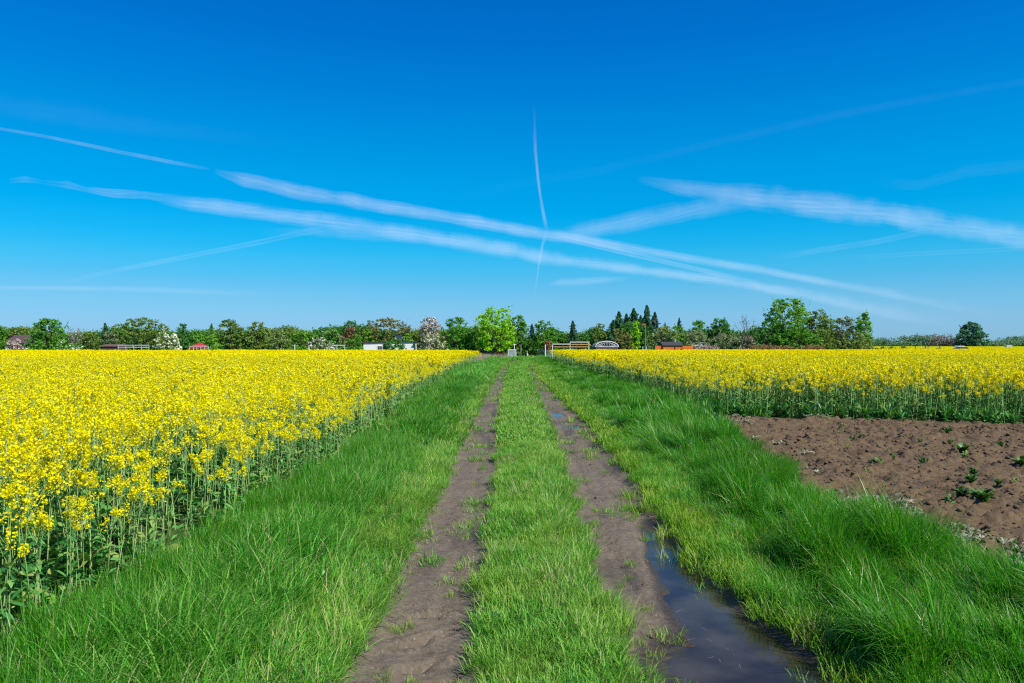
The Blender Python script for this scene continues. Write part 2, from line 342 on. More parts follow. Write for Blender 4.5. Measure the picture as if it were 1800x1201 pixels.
puddle(.8, 1.7, 17.2, 19.2, -.064, 'farther of the two small blue reflecting puddles in the right rut')
puddle(.8, 1.8, 14.9, 16.3, -.066, 'nearer of the two small blue reflecting puddles in the right rut')
puddle(1.1, 1.6, 12.0, 12.8, -.068, 'tiny pale puddle in the right rut before the two blue ones')

# ------------------------------------------------------------------ blades
def blades(n, rad, h0, h1, w, lean, bend, seg=4, az=None, azs=math.pi, base_z=0.0):
    """n grass blades in a disc of radius rad -> V,F,rnd"""
    a = U(0, 2 * np.pi, n); r = rad * np.sqrt(U(0, 1, n)); bx = r * np.cos(a); by = r * np.sin(a)
    d = (az if az is not None else 0) + (rng.normal(0, azs, n) if az is not None else U(0, 2 * np.pi, n))
    if az is None: d = np.where(U(0, 1, n) < .6, a + rng.normal(0, .7, n), d)
    L_ = U(h0, h1, n); ww = w * U(.7, 1.3, n); le = lean * U(.3, 1.5, n); be = bend * U(.2, 1.7, n)
    t = np.linspace(0, 1, seg + 1)
    ang = le[:, None] + be[:, None] * t[None] ** 1.4           # angle from vertical along blade
    ds = L_[:, None] / seg
    rx = np.concatenate([np.zeros((n, 1)), np.cumsum(np.sin(ang[:, :-1]) * ds, 1)], 1)
    rz = np.concatenate([np.zeros((n, 1)), np.cumsum(np.cos(ang[:, :-1]) * ds, 1)], 1)
    px = bx[:, None] + rx * np.cos(d)[:, None]; py = by[:, None] + rx * np.sin(d)[:, None]; pz = np.maximum(base_z + rz, .004)
    tw = d + np.pi / 2 + rng.normal(0, .5, n)
    prof = np.interp(t, [0, .3, .7, 1], [.75, 1, .75, .08])
    sx = np.cos(tw)[:, None] * ww[:, None] * prof[None] / 2; sy = np.sin(tw)[:, None] * ww[:, None] * prof[None] / 2
    V = np.stack([np.stack([px - sx, py - sy, pz], -1), np.stack([px + sx, py + sy, pz], -1)], 2).reshape(-1, 3)
    b = (np.arange(n) * (seg + 1) * 2)[:, None] + (np.arange(seg) * 2)[None]; b = b.ravel()
    F = np.stack([b, b + 1, b + 3, b + 2], 1); rn = np.repeat(U(0, 1, n), seg)
    return V, F, rn
def join(parts):
    V = []; F = []; Rn = []; M = []; n = 0
    for p in parts:
        v, f, r = p[:3]; mi = p[3] if len(p) > 3 else 0
        if len(f) == 0: continue
        V.append(v); F.append(f + n); Rn.append(r); M.append(np.full(len(f), mi)); n += len(v)
    return np.concatenate(V), np.concatenate(F), np.concatenate(Rn), np.concatenate(M)

PROTO = {}
def proto(name, variants, mats):
    c = bpy.data.collections.new(name + '_variants')
    for i, parts in enumerate(variants):
        V, F, r, mi = join(parts); o = mesh_np('%s_%02d' % (name, i), V, F, mats, {'rnd': ('FACE', r)}, mi, link=False); c.objects.link(o)
    PROTO[name] = (c, len(variants))

def stuff(name, label, cat, P, key, rot, scale, idx=None):
    """one countless mass: instances of the variants of key at points P"""
    coll, nv = PROTO[key]; n = len(P)
    me = bpy.data.meshes.new(name); me.vertices.add(n); me.vertices.foreach_set('co', np.asarray(P, np.float32).ravel())
    a = me.attributes.new('rot', 'FLOAT_VECTOR', 'POINT'); a.data.foreach_set('vector', np.asarray(rot, np.float32).ravel())
    a = me.attributes.new('scl', 'FLOAT_VECTOR', 'POINT'); a.data.foreach_set('vector', np.asarray(scale, np.float32).ravel())
    a = me.attributes.new('vid', 'INT', 'POINT'); a.data.foreach_set('value', (rng.integers(0, nv, n) if idx is None else idx).astype(np.int32))
    o = bpy.data.objects.new(name, me); COL.objects.link(o)
    ng = bpy.data.node_groups.new(name, 'GeometryNodeTree')
    ng.interface.new_socket('Geometry', in_out='INPUT', socket_type='NodeSocketGeometry'); ng.interface.new_socket('Geometry', in_out='OUTPUT', socket_type='NodeSocketGeometry')
    N = ng.nodes.new; L = ng.links.new
    gi = N('NodeGroupInput'); go = N('NodeGroupOutput'); ip = N('GeometryNodeInstanceOnPoints'); ci = N('GeometryNodeCollectionInfo')
    ci.inputs['Collection'].default_value = coll; ci.inputs['Separate Children'].default_value = True; ci.inputs['Reset Children'].default_value = True
    def at(nm, ty):
        q = N('GeometryNodeInputNamedAttribute'); q.data_type = ty; q.inputs['Name'].default_value = nm; return q.outputs['Attribute']
    er = N('FunctionNodeEulerToRotation'); L(at('rot', 'FLOAT_VECTOR'), er.inputs[0])
    L(gi.outputs[0], ip.inputs['Points']); L(ci.outputs[0], ip.inputs['Instance']); ip.inputs['Pick Instance'].default_value = True
    L(at('vid', 'INT'), ip.inputs['Instance Index']); L(er.outputs[0], ip.inputs['Rotation']); L(at('scl', 'FLOAT_VECTOR'), ip.inputs['Scale'])
    L(ip.outputs[0], go.inputs[0])
    md = o.modifiers.new('scatter', 'NODES'); md.node_group = ng
    tag(o, label, cat, kind='stuff'); return o

FX = .74
def pts(x0, x1, y0, y1, dens, keep):
    """random points in a box, inside the view wedge (+margin), thinned by keep() in 0..1"""
    n = int((x1 - x0) * (y1 - y0) * dens); x = U(x0, x1, n); y = U(y0, y1, n)
    k = (np.abs(x) < FX * y + 1.6); x, y = x[k], y[k]
    k = (U(0, 1, len(x)) < keep(x, y)) & ((hollow(x, y, PUD2) < .012) | (y < 11)); return x[k], y[k]

# grass prototypes: near (a), middle (b), far (c) versions are the same plants drawn with fewer, broader blades
for sfx, q, wf in (('a', 1.0, 1.0), ('b', .5, 1.9), ('c', .3, 3.2)):
    k = lambda n: max(8, int(n * q))
    proto('lush' + sfx, [[blades(k(70), .10, .22, .46, .0052 * wf, .16, 1.15, 5, 0, .9)] for _ in range(5)], [M_lush])
    proto('tussock' + sfx, [[blades(k(230), .13, .30, .62, .0058 * wf, .30, 1.45, 6, 0, 1.1), blades(k(90), .12, .25, .5, .005 * wf, .2, .5, 4, None)] for _ in range(5)], [M_lush])
    proto('lushup' + sfx, [[blades(k(70), .10, .20, .40, .0048 * wf, .14, .55, 4, None)] for _ in range(4)], [M_lush])
    proto('mid' + sfx, [[blades(k(62), .12, .10, .27, .0050 * wf, .34, 1.1, 5, 0, 1.3)] for _ in range(5)], [M_mid])
    proto('short' + sfx, [[blades(k(62), .09, .03, .10, .0040 * wf, .45, 1.1, 3, None)] for _ in range(5)], [M_short])
    proto('flat' + sfx, [[blades(k(55), .10, .08, .19, .0048 * wf, .85, .8, 4, 0, .9)] for _ in range(4)], [M_short])
    proto('yg' + sfx, [[blades(k(50), .085, .03, .12, .0042 * wf, .35, .9, 3, None)] for _ in range(4)], [M_yg])

def grass_zone(name, label, key, x0, x1, dens, keep, az, azs, smin, smax, hmod=None, ymax=84, tilt=.12):
    for sfx, y0, y1, dq in (('a', 2.6, 12, 1.0), ('b', 12, 32, .55), ('c', 32, ymax, .22)):
        x, y = pts(x0, x1, y0, y1, dens * dq, keep)
        if len(x) == 0: continue
        z = height(x, y, True) - .004
        s = U(smin, smax, len(x)) * (1 if hmod is None else hmod(x, y))
        zs = s * (1 + .25 * fbm(x * 1.7, y * 1.7, 2, 81))
        kx = {'a': 1.0, 'b': 1.15, 'c': 1.7}[sfx]
        ra = (az(x, y) if callable(az) else az) + rng.normal(0, azs, len(x))
        stuff(name, label[sfx] if isinstance(label, dict) else label, 'grass', np.stack([x, y, z], 1), key + sfx, np.stack([rng.normal(0, tilt, len(x)), rng.normal(0, tilt, len(x)), ra], 1), np.stack([s * kx, s * kx, zs], 1))
L3 = lambda t: {'a': t + ', the stretch nearest the camera', 'b': t + ', the middle stretch', 'c': t + ', the far stretch by the garden gate'}
ex = lambda x, y: np.minimum(rutL(x, y), rutR(x, y))
rutgrow = lambda x, y: .09 + .25 * smooth(14, 40, y)
# left verge tall
grass_zone('verge_grass', L3('tall green verge grass between the left rape field and the track'), 'mid', -3.6, -1.0, 125,
           lambda x, y: smooth(-1.15, -1.75, x + .25 * fbm(x, y, 3, 91)) * smooth(-.25, .15, rapeL_sd(x, y)), lambda x, y: -.5 + 1.4 * fbm(x * .6, y * .6, 2, 95), .6, 1.0, 1.55,
           lambda x, y: (.85 + .25 * smooth(-1.4, -1.9, x) + .35 * fbm(x * .9, y * .8, 2, 92)) * (1 - .45 * smooth(.75, .15, rapeL_sd(x, y))))
grass_zone('verge_grass', L3('dense upright grass tufts along the foot of the left rape field'), 'lushup', -3.4, -1.5, 55,
           lambda x, y: smooth(-.15, .15, rapeL_sd(x, y)) * smooth(-1.6, -1.9, x) * (fbm(x * .8, y * .8, 2, 99) > -.25), 0, 3, .6, .95)
# left low
grass_zone('trampled_grass', L3('lighter trampled grass along the left rut'), 'flat', -2.0, -.55, 170,
           lambda x, y: smooth(-2.0, -1.5, x) * smooth(.0, .13, rutL(x, y)), lambda x, y: -.3 + 2.5 * fbm(x * .8, y * .8, 2, 93), .8, .7, 1.15)
grass_zone('trampled_grass', L3('short ragged grass fringe left of the left rut'), 'short', -1.9, -.2, 150,
           lambda x, y: np.maximum(smooth(.0, .12, rutL(x, y)), rutgrow(x, y) * (fbm(x * 5, y * 4, 2, 94) > .25)) * (x < np.interp(y, YL, CL) + .1), 0, 3, .8, 1.4)
# centre strip
mids = lambda x, y: (x > np.interp(y, YL, CL)) & (x < np.interp(y, YR, CR))
grass_zone('centre_grass', L3('short bright green grass strip between the two wheel ruts'), 'short', -.6, 2.6, 260,
           lambda x, y: np.maximum(smooth(-.01, .08, ex(x, y)), rutgrow(x, y) * .6 * (fbm(x * 5, y * 4, 2, 96) > .3)) * mids(x, y), 0, 3, .85, 1.45, lambda x, y: 1 + .3 * fbm(x * 2, y * 1.6, 2, 97))
grass_zone('centre_grass', L3('longer flattened grass along the right half of the centre strip'), 'flat', 0, 2.4, 190,
           lambda x, y: smooth(.0, .1, ex(x, y)) * smooth(-.05, .25, x - .5 * (np.interp(y, YL, CL) + np.interp(y, YR, CR)) + .2 * fbm(x * 2, y * 1.5, 2, 98)) * mids(x, y), lambda x, y: .3 + 2.2 * fbm(x * 1.2, y * .9, 2, 98), .7, .7, 1.1)
# right low
grass_zone('damp_grass', L3('low yellow green grass beside the right rut'), 'yg', .9, 3.2, 240,
           lambda x, y: np.maximum(smooth(.0, .10, rutR(x, y)), (.05 + .16 * smooth(12, 40, y)) * (fbm(x * 5, y * 4, 2, 194) > .2)) * (x > np.interp(y, YR, CR)) * smooth(2.4, 1.85, x + .25 * smooth(7, 4.4, y) - .6 * smooth(8, 16, y) + .25 * fbm(x * 1.4, y * 1.4, 2, 101)), 0, 3, .8, 1.5, lambda x, y: 1 + .3 * smooth(9, 14, y))
grass_zone('damp_grass', L3('matted green grass between the low damp edge and the tall tufts'), 'mid', 1.5, 3.4, 110,
           lambda x, y: smooth(1.60, 1.9, x + .3 * fbm(x * 1.4, y * 1.4, 2, 102)) * smooth(.05, .2, rutR(x, y)) * smooth(3.2, 2.6, x), lambda x, y: 3.4 + 1.2 * fbm(x, y, 2, 103), .6, .5, .95)
# right tall
def tallmask(x, y):
    lo = 2.0 - .30 * smooth(7, 4.4, y) + .25 * smooth(10, 20, y) + .22 * fbm(x * 1.3, y * 1.3, 2, 105)
    m = smooth(lo, lo + .3, x) * smooth(-.02, .22, soil_sd(x, y)) * smooth(-.3, .1, rapeR_sd(x, y)) * (x < 5.5)
    return m * np.where((x - 1.98) ** 2 / .06 + (y - 6.7) ** 2 / .1 < 1, 0, 1)
clump = lambda x, y: smooth(-.28, .12, fbm(x * 1.5, y * 1.25, 3, 107))
grass_zone('tall_grass', L3('tall lush dark green tufts drooping towards the right rut'), 'tussock', 1.9, 5.4, 17, lambda x, y: tallmask(x, y) * (.12 + .88 * clump(x, y)), lambda x, y: 3.5 + 1.2 * fbm(x * .8, y * .8, 2, 106), .5, .6, 1.05,
           lambda x, y: (.66 + .38 * clump(x, y)) * (1 - .25 * smooth(14, 30, y)) * (1 - .4 * smooth(.45, .0, soil_sd(x, y))), tilt=.16)
grass_zone('tall_grass', L3('upright lush grass along the edge of the bare plot'), 'lushup', 2.2, 5.4, 75, lambda x, y: tallmask(x, y) * smooth(2.3, 2.8, x) * (.25 + .75 * clump(x, y)), 0, 3, .6, 1.0, lambda x, y: (.55 + .4 * clump(x, y)) * (1 - .3 * smooth(14, 30, y)) * (1 - .35 * smooth(.45, .0, soil_sd(x, y))))
grass_zone('tall_grass', L3('finer lush grass filling between the drooping tufts'), 'lush', 1.9, 5.4, 60, lambda x, y: tallmask(x, y) * (.6 + .4 * clump(x, y)), lambda x, y: 3.5 + 2 * fbm(x, y, 2, 108), .7, .45, .85, lambda x, y: (1 - .25 * smooth(14, 30, y)))
# sparse sprigs growing in ruts, puddle and soil
x, y = pts(-.9, 1.6, 3, 14, 7, lambda x, y: (ex(x, y) < 0) * (ex(x, y) > -.28) * np.where(hollow(x, y, PUD) > .02, .25, 1.0))
stuff('grass_sprig', 'sparse grass sprigs growing in the bare mud of the near ruts', 'grass', np.stack([x, y, height(x, y)], 1), 'yga', np.stack([x * 0, x * 0, U(0, 6, len(x))], 1), np.repeat(U(.35, .75, len(x))[:, None], 3, 1))
# grass beyond the fields, around the gate
x, y = pts(-90, 90, 80, 104, 1.6, lambda x, y: 1.0)
stuff('garden_grass', 'grass in front of the garden hedges at the far end of the track', 'grass', np.stack([x, y, height(x, y)], 1), 'midc', np.stack([x * 0, x * 0, U(0, 6, len(x))], 1), np.repeat(U(1.6, 2.8, len(x))[:, None], 3, 1) * np.array([2.2, 2.2, .8]))

# ------------------------------------------------------------------ rape plants
def quads_at(C, size, nrm=None, aspect=1.0):
    """little quads centred at C with random orientation biased to nrm"""
    n = len(C); d = rng.normal(0, 1, (n, 3))
    if nrm is not None: d = d * .8 + nrm
    d /= np.linalg.norm(d, axis=1)[:, None]
    a = np.cross(d, rng.normal(0, 1, (n, 3))); a /= np.linalg.norm(a, axis=1)[:, None]; b = np.cross(d, a)
    s = (size * U(.7, 1.3, n))[:, None] / 2
    V = np.stack([C - a * s, C - b * s * aspect, C + a * s, C + b * s * aspect], 1).reshape(-1, 3)
    i = np.arange(n)[:, None] * 4; return V, i + np.arange(4)[None], U(0, 1, n)
def ribbon(P0, P1, w, sag=None, seg=3, fold=0):
    """leaf-like strips from P0 to P1"""
    n = len(P0); t = np.linspace(0, 1, seg + 1); prof = np.interp(t, [0, .15, .5, 1], [.25, .6, 1, .1])
    C = P0[:, None] + (P1 - P0)[:, None] * t[None, :, None]
    if sag is not None: C[:, :, 2] += (sag[:, None] * (4 * t * (1 - t))[None])
    d = P1 - P0; s = np.cross(d, [0, 0, 1.0]) + rng.normal(0, .25, (n, 3)) * np.linalg.norm(d, axis=1)[:, None]; s /= np.linalg.norm(s, axis=1)[:, None] + 1e-9
    o = s[:, None] * (w[:, None] * prof[None])[:, :, None] / 2
    V = np.stack([C - o, C + o], 2).reshape(-1, 3)
    b = ((np.arange(n) * (seg + 1) * 2)[:, None] + (np.arange(seg) * 2)[None]).ravel()
    return V, np.stack([b, b + 1, b + 3, b + 2], 1), np.repeat(U(0, 1, n), seg)
def rod(P0, P1, r0, r1):
    """3-sided rods"""
    n = len(P0); d = P1 - P0; d = d / (np.linalg.norm(d, axis=1)[:, None] + 1e-9)
    a = np.cross(d, [.3, .9, .1]); a /= np.linalg.norm(a, axis=1)[:, None]; b = np.cross(d, a); V = []
    for k in range(3):
        c = a * math.cos(2.094 * k) + b * math.sin(2.094 * k); V += [P0 + c * np.reshape(r0, (-1, 1)), P1 + c * np.reshape(r1, (-1, 1))]
    V = np.stack(V, 1).reshape(-1, 3); i = np.arange(n)[:, None] * 6
    F = np.concatenate([i + np.array([[0, 2, 3, 1]]), i + np.array([[2, 4, 5, 3]]), i + np.array([[4, 0, 1, 5]])])
    return V, F, np.tile(U(0, 1, n), 3)
def rape(lod, x0=0, y0=0, h=None, leafy=1.0, tmin=.55, nbr=None):
    """one oilseed-rape plant -> parts with material index 0 petal 1 bud 2 leaf 3 stem"""
    h = h or U(.88, 1.12); out = []; lean = rng.normal(0, .035, 2)
    top = np.array([x0 + lean[0] * h, y0 + lean[1] * h, h]); base = np.array([x0, y0, 0.])
    axis = lambda t: base + (top - base) * np.reshape(t, (-1, 1))
    nb = {0: rng.integers(4, 8), 1: rng.integers(4, 7), 2: 5}[lod]
    nb = nbr or nb; tb = U(tmin, .94, nb); A = U(0, 6.28, nb); s = axis(tb); ln = (1.02 - tb) * h * U(.6, 1.0, nb)
    e = s + np.stack([np.cos(A) * ln * .42, np.sin(A) * ln * .42, ln * .82], 1)
    tips = np.concatenate([e, top[None]])
    if lod < 2:
        ts = np.linspace(0, 1, 4 if lod == 0 else 2); q = axis(ts) + (rng.normal(0, .008, (len(ts), 3)) if lod == 0 else 0)
        rr = np.interp(ts, [0, 1], [.0058, .0025]) * (1 if lod == 0 else 1.4); out.append((*rod(q[:-1], q[1:], rr[:-1], rr[1:]), 3))
        out.append((*rod(s, e, np.full(nb, .0022 * (1 + lod)), np.full(nb, .0015 * (1 + lod))), 3))
    else:
        out.append((*ribbon(axis([.35]), axis([1.]), np.array([.03])), 3))
    # racemes
    nf = {0: 30, 1: 16, 2: 10}[lod]; fs = {0: .0165, 1: .027, 2: .047}[lod]
    rad = U(.6, 1.15, len(tips))
    C = np.repeat(tips, nf, 0); rd = np.repeat(rad, nf); th = U(0, 6.28, len(C)); rr = .034 * rd * np.sqrt(U(.1, 1, len(C))); zz = U(-.055, .018, len(C)) * rd
    O = np.stack([np.cos(th) * rr, np.sin(th) * rr, zz - rr * .35], 1); nr = O / (np.linalg.norm(O, axis=1)[:, None] + 1e-6) * .8 + np.array([.25, -.25, .9])
    out.append((*quads_at(C + O, fs, nr), 0))
    if lod < 2:
        k = 5 if lod == 0 else 2; C = np.repeat(tips, k, 0) + rng.normal(0, .006, (len(tips) * k, 3)) + np.array([0, 0, .016]); out.append((*quads_at(C, .010 * (1 + lod)), 1))
        # pods / side stalks below the flowers
        k = 6 if lod == 0 else 3; P = np.repeat(tips, k, 0); P = P - np.array([0, 0, 1]) * U(.06, .17, len(P))[:, None]
        a = U(0, 6.28, len(P)); Q = P + np.stack([np.cos(a) * .035, np.sin(a) * .035, np.full(len(P), .022)], 1)
        out.append((*ribbon(P, Q, np.full(len(P), .0035 * (1 + lod)), seg=1), 3))
    nl = int({0: 13, 1: 8, 2: 2}[lod] * leafy)
    if nl:
        tl = U(.04, .74, nl) ** 1.1; a = U(0, 6.28, nl); P = axis(tl); l = np.interp(tl, [0, .5, 1], [.17, .11, .06]) * U(.7, 1.2, nl)
        Q = P + np.stack([np.cos(a) * l * .85, np.sin(a) * l * .85, l * U(-.5, .55, nl)], 1)
        out.append((*ribbon(P, Q, l * U(.28, .5, nl) * (1 + .25 * lod), U(.0, .03, nl), 3 if lod == 0 else 2), 2))
    return out
RM = [M_petal, M_bud, M_rleaf, M_rstem]
def patch(lod, n, size, hj=0.0, lf=1.0):
    p = []
    for i in range(n): p += rape(lod, U(-size / 2, size / 2), U(-size / 2, size / 2), None, lf)
    return p
proto('rape_plant', [rape(0, 0, 0, U(.85, 1.05), .7, U(.5, .78), int(rng.integers(3, 6))) for _ in range(9)], RM)
proto('rape_near', [patch(0, 13, .66) for _ in range(5)], RM)
proto('rape_mid', [patch(1, 34, 1.1) for _ in range(5)], RM)
proto('rape_far', [patch(2, 110, 2.3) for _ in range(4)], RM)
def vfar():
    n = 1500; C = np.stack([U(-4, 4, n), U(-4, 4, n), U(.78, 1.04, n)], 1)
    m = 500; D = np.stack([U(-4, 4, m), U(-4, 4, m), U(.5, .92, m)], 1); return [(*quads_at(C, .17, np.array([0, -.3, 1.])), 0), (*quads_at(D, .3), 2)]
proto('rape_horizon', [vfar() for _ in range(3)], RM)
def crop(name, label, sd, x0, x1, y0=2.4, nearmax=13, midmax=32, far=80, edgeh=.92, gap=.0):
    def emit(nm, lb, key, cell, ya, yb, inner):
        gxs = np.arange(x0, x1, cell); gys = np.arange(ya, yb, cell); X, Y = np.meshgrid(gxs, gys); X = X.ravel() + U(-.3, .3, X.size) * cell; Y = Y.ravel() + U(-.3, .3, Y.size) * cell
        k = (np.abs(X) < FX * Y + 1.5 + cell) & (sd(X, Y) < -inner); X, Y = X[k], Y[k]
        s = np.interp(-sd(X, Y), [0, 1.2], [.95, 1.04]) * (1 + .05 * fbm(X * .25, Y * .25, 2, 120)); 
        stuff(nm, lb, 'crop', np.stack([X, Y, height(X, Y, False)], 1), key, np.stack([rng.normal(0, .02, len(X)), rng.normal(0, .02, len(X)), U(0, 6.28, len(X))], 1), np.stack([s * 0 + 1.03, s * 0 + 1.03, s], 1))
    if y0 < nearmax: emit(name, label + ', the detailed stretch nearest the camera', 'rape_near', .60, y0, nearmax, .42)
    emit(name, label + ', the middle stretch', 'rape_mid', 1.0, max(y0, nearmax), midmax, .45)
    emit(name, label + ', the far stretch below the gardens', 'rape_far', 2.0, midmax, far, .9)
    # ragged edge of single plants
    for ya, yb, key, den, dep in ((y0, nearmax, 'rape_plant', 46, .55), (max(y0, nearmax), midmax, 'rape_plant', 34, .6), (midmax, far, 'rape_plant', 9, 1.2)):
        if yb <= ya: continue
        x, y = pts(x0, x1, ya, yb, den, lambda x, y: (sd(x, y) < .04) * (sd(x, y) > -dep) * 1.0)
        s = np.interp(-sd(x, y), [0, .35], [.78, .98]) * U(.78, 1.08, len(x)); w = {nearmax: 1, midmax: 1.15, far: 1.8}[yb]
        stuff('rapeseed_edge', label + ', loose outer plants ' + {nearmax: 'nearest the camera', midmax: 'in the middle distance', far: 'far along the track'}[yb], 'crop', np.stack([x, y, height(x, y)], 1), key, np.stack([rng.normal(0, .07, len(x)), rng.normal(0, .07, len(x)), U(0, 6.28, len(x))], 1), np.stack([s * w, s * w, s * edgeh], 1))
crop('rapeseed_field', 'yellow flowering rape field left of the track', rapeL_sd, -62, -2.2)
crop('rapeseed_field', 'yellow flowering rape field right of the track', rapeR_sd, 3.6, 74, 12.2, 12, 34, 97, 1.0)
# the farther field on the right
gxs = np.arange(40, 600, 7.2); gys = np.arange(104, 480, 7.2); X, Y = np.meshgrid(gxs, gys); X = X.ravel() + U(-2, 2, X.size); Y = Y.ravel() + U(-2, 2, Y.size)
k = (X / Y > .40) & (X / Y < .80); X, Y = X[k], Y[k]
stuff('rapeseed_field', 'distant yellow rape field reaching the far woods on the right', 'crop', np.stack([X, Y, height(X, Y, False) - .05], 1), 'rape_horizon', np.stack([X * 0, X * 0, U(0, 6.28, len(X))], 1), np.ones((len(X), 3)))

proto('daisy', [[(*quads_at(np.stack([U(-.1, .1, 4), U(-.1, .1, 4), U(.05, .13, 4)], 1), .0085, np.array([0, -.5, 1.2])), 0)] for _ in range(3)], [PETW])
x, y = pts(-2.6, 2.2, 3, 30, 2.2, lambda x, y: (ex(x, y) > .1) * smooth(-.05, .1, rapeL_sd(x, y)) * (x < -1) * (y > 4.6))
stuff('wildflowers', 'tiny white flowers dotted through the left verge', 'flowers', np.stack([x, y, height(x, y)], 1), 'daisy', np.stack([x * 0, x * 0, U(0, 6, len(x))], 1), np.ones((len(x), 3)))
# broad-leaved weeds at the corner of the right crop, and along its foot
def weed_parts(n=14, r=.16, h=.18, w=.09):
    a = U(0, 6.28, n); l = U(.5, 1, n) * r; P = np.stack([rng.normal(0, .012, n), rng.normal(0, .012, n), U(0, .3, n) * h], 1)
    Q = P + np.stack([np.cos(a) * l, np.sin(a) * l, U(.1, 1, n) * h * .8], 1); return ribbon(P, Q, U(.6, 1.2, n) * w, U(.0, .05, n), 4)
proto('weed', [[(*weed_parts(16, .15, .26, .055), 0), (*weed_parts(10, .08, .38, .03), 0)] for _ in range(4)], [M_rleaf])
x, y = pts(3.4, 16, 11.5, 21, 16, lambda x, y: ((rapeR_sd(x, y) < .2) & (rapeR_sd(x, y) > -.5) & (y < 18)) * 1.0 + ((x < 5.6) & (soil_sd(x, y) > 0) & (rapeR_sd(x, y) > -.3)) * smooth(3.3, 4.0, x))
stuff('leafy_weeds', 'broad leaved weeds along the foot of the right rape field', 'weeds', np.stack([x, y, height(x, y)], 1), 'weed', np.stack([x * 0, x * 0, U(0, 6, len(x))], 1), np.repeat(U(.7, 1.3, len(x))[:, None], 3, 1))
x, y = pts(-2.6, 2.0, 3, 22, 5, lambda x, y: (ex(x, y) > .05) * smooth(0, .1, rapeL_sd(x, y)) * (x < -1.2) * (fbm(x * 1.3, y * 1.3, 2, 133) > .12))
stuff('leafy_weeds', 'low broad leaved weeds scattered through the left verge grass', 'weeds', np.stack([x, y, height(x, y) + .03], 1), 'weed', np.stack([x * 0, x * 0, U(0, 6, len(x))], 1), np.repeat(U(.35, .7, len(x))[:, None], 3, 1))
M_pale = leafmat('withered_leaf', [(0, (.13, .18, .09)), (.5, (.28, .29, .18)), (1, (.52, .48, .38))], .25, .6)
proto('wilt', [[(*weed_parts(9, .10, .028, .022), 0), (*quads_at(np.stack([U(-.12, .12, 6), U(-.12, .12, 6), U(.01, .05, 6)], 1), .035), 0)] for _ in range(4)], [M_pale])
x, y = pts(3.0, 6.5, 4, 16.8, 60, lambda x, y: (np.abs(soil_sd(x, y) + .34) < .32) * (.04 + .94 * ((y < 7.4) & (x > 3.2)) + .6 * (y > 14.2)) * (fbm(x * 2, y * 2, 2, 130) > -.1))
stuff('withered_weeds', 'pale withered leaves strewn along the edge of the bare plot', 'weeds', np.stack([x, y, height(x, y)], 1), 'wilt', np.stack([x * 0, x * 0, U(0, 6, len(x))], 1), np.repeat(U(.7, 1.3, len(x))[:, None], 3, 1))
M_straw0 = leafmat('dead_blade', [(0, (.30, .26, .14)), (1, (.58, .50, .32))], .3, .7)
proto('deadtuft', [[blades(34, .12, .08, .30, .0045, .5, 1.0, 4, None)] for _ in range(4)], [M_straw0])
x, y = pts(-2.7, 5, 3, 30, 5, lambda x, y: (ex(x, y) > .03) * smooth(-.1, .1, rapeL_sd(x, y)) * (soil_sd(x, y) > 0) * np.clip(.15 + 1.2 * fbm(x * 1.1, y, 2, 134), 0, 1) * np.where(x < -1.3, 1, .45))
stuff('dead_grass', 'dry straw coloured blades mixed into the green verges', 'grass', np.stack([x, y, height(x, y)], 1), 'deadtuft', np.stack([x * 0, x * 0, U(0, 6, len(x))], 1), np.repeat(U(.5, 1.1, len(x))[:, None], 3, 1))
# dry stalks at the foot of the left crop
M_straw = leafmat('dry_straw', [(0, (.30, .24, .16)), (1, (.52, .44, .32))], .1, .7)
proto('stalk', [[(*rod(np.array([[0, 0, 0], [.02, .01, .35]]), np.array([[.02, .01, .35], [.02 + U(-.1, .1), U(-.1, .1), .75]]), np.array([.0035, .0028]), np.array([.0028, .0012])), 0)] for _ in range(5)], [M_straw])
x, y = pts(-3.1, -2.3, 3.8, 16, 6, lambda x, y: (np.abs(rapeL_sd(x, y) - .05) < .22) * .6 + ((np.abs(x + 2.75) < .22) & (np.abs(y - 5.2) < .5)) * 1.0)
stuff('dry_stalks', 'thin dry straw stalks standing at the foot of the left rape field', 'stalks', np.stack([x, y, height(x, y)], 1), 'stalk', np.stack([rng.normal(0, .18, len(x)), rng.normal(0, .18, len(x)), U(0, 6, len(x))], 1), np.repeat(U(.6, 1.2, len(x))[:, None], 3, 1))
proto('tuft_dry', [[blades(50, .16, .25, .6, .012, .2, .5, 3, None)] for _ in range(3)], [M_straw])
x, y = pts(-5, 0, 60, 96, 4, lambda x, y: ((x < -2.6) & (x > -3.4) & (y < 84)) * .6 + ((y > 84) & (x < -.4)) * .8)
stuff('dry_grass', 'pale dry grass below the bright green tree', 'grass', np.stack([x, y, height(x, y)], 1), 'tuft_dry', np.stack([x * 0, x * 0, U(0, 6, len(x))], 1), np.repeat(U(.8, 1.5, len(x))[:, None], 3, 1))

# clods and straw bits on the bare plot and ruts
def clod():
    import bmesh
    bm = bmesh.new(); bmesh.ops.create_icosphere(bm, subdivisions=2, radius=1)
    V = np.array([v.co[:] for v in bm.verts]); F = np.array([[v.index for v in f.verts] for f in bm.faces]); bm.free()
    V *= (1 + .35 * fbm(V[:, 0] * 1.7 + rng.uniform(0, 50), V[:, 1] * 1.7 + V[:, 2] * 2.1, 3, 3))[:, None] * np.array([1, .8, .6]); return V, F
M_clod = surf('clod_soil', (.17, .115, .062), (.07, .046, .024), 9, .95, .5)
cc = bpy.data.collections.new('clod_variants')
for i in range(5):
    V, F = clod(); cc.objects.link(mesh_np('clod_%02d' % i, V, F, M_clod, smoothf=True, link=False))
PROTO['clod'] = (cc, 5)
x, y = pts(3, 13, 3.5, 17, 420, lambda x, y: (soil_sd(x, y) < -.02) * np.clip(.45 + fbm(x * 1.5, y * 1.5, 2, 140), 0, 1))
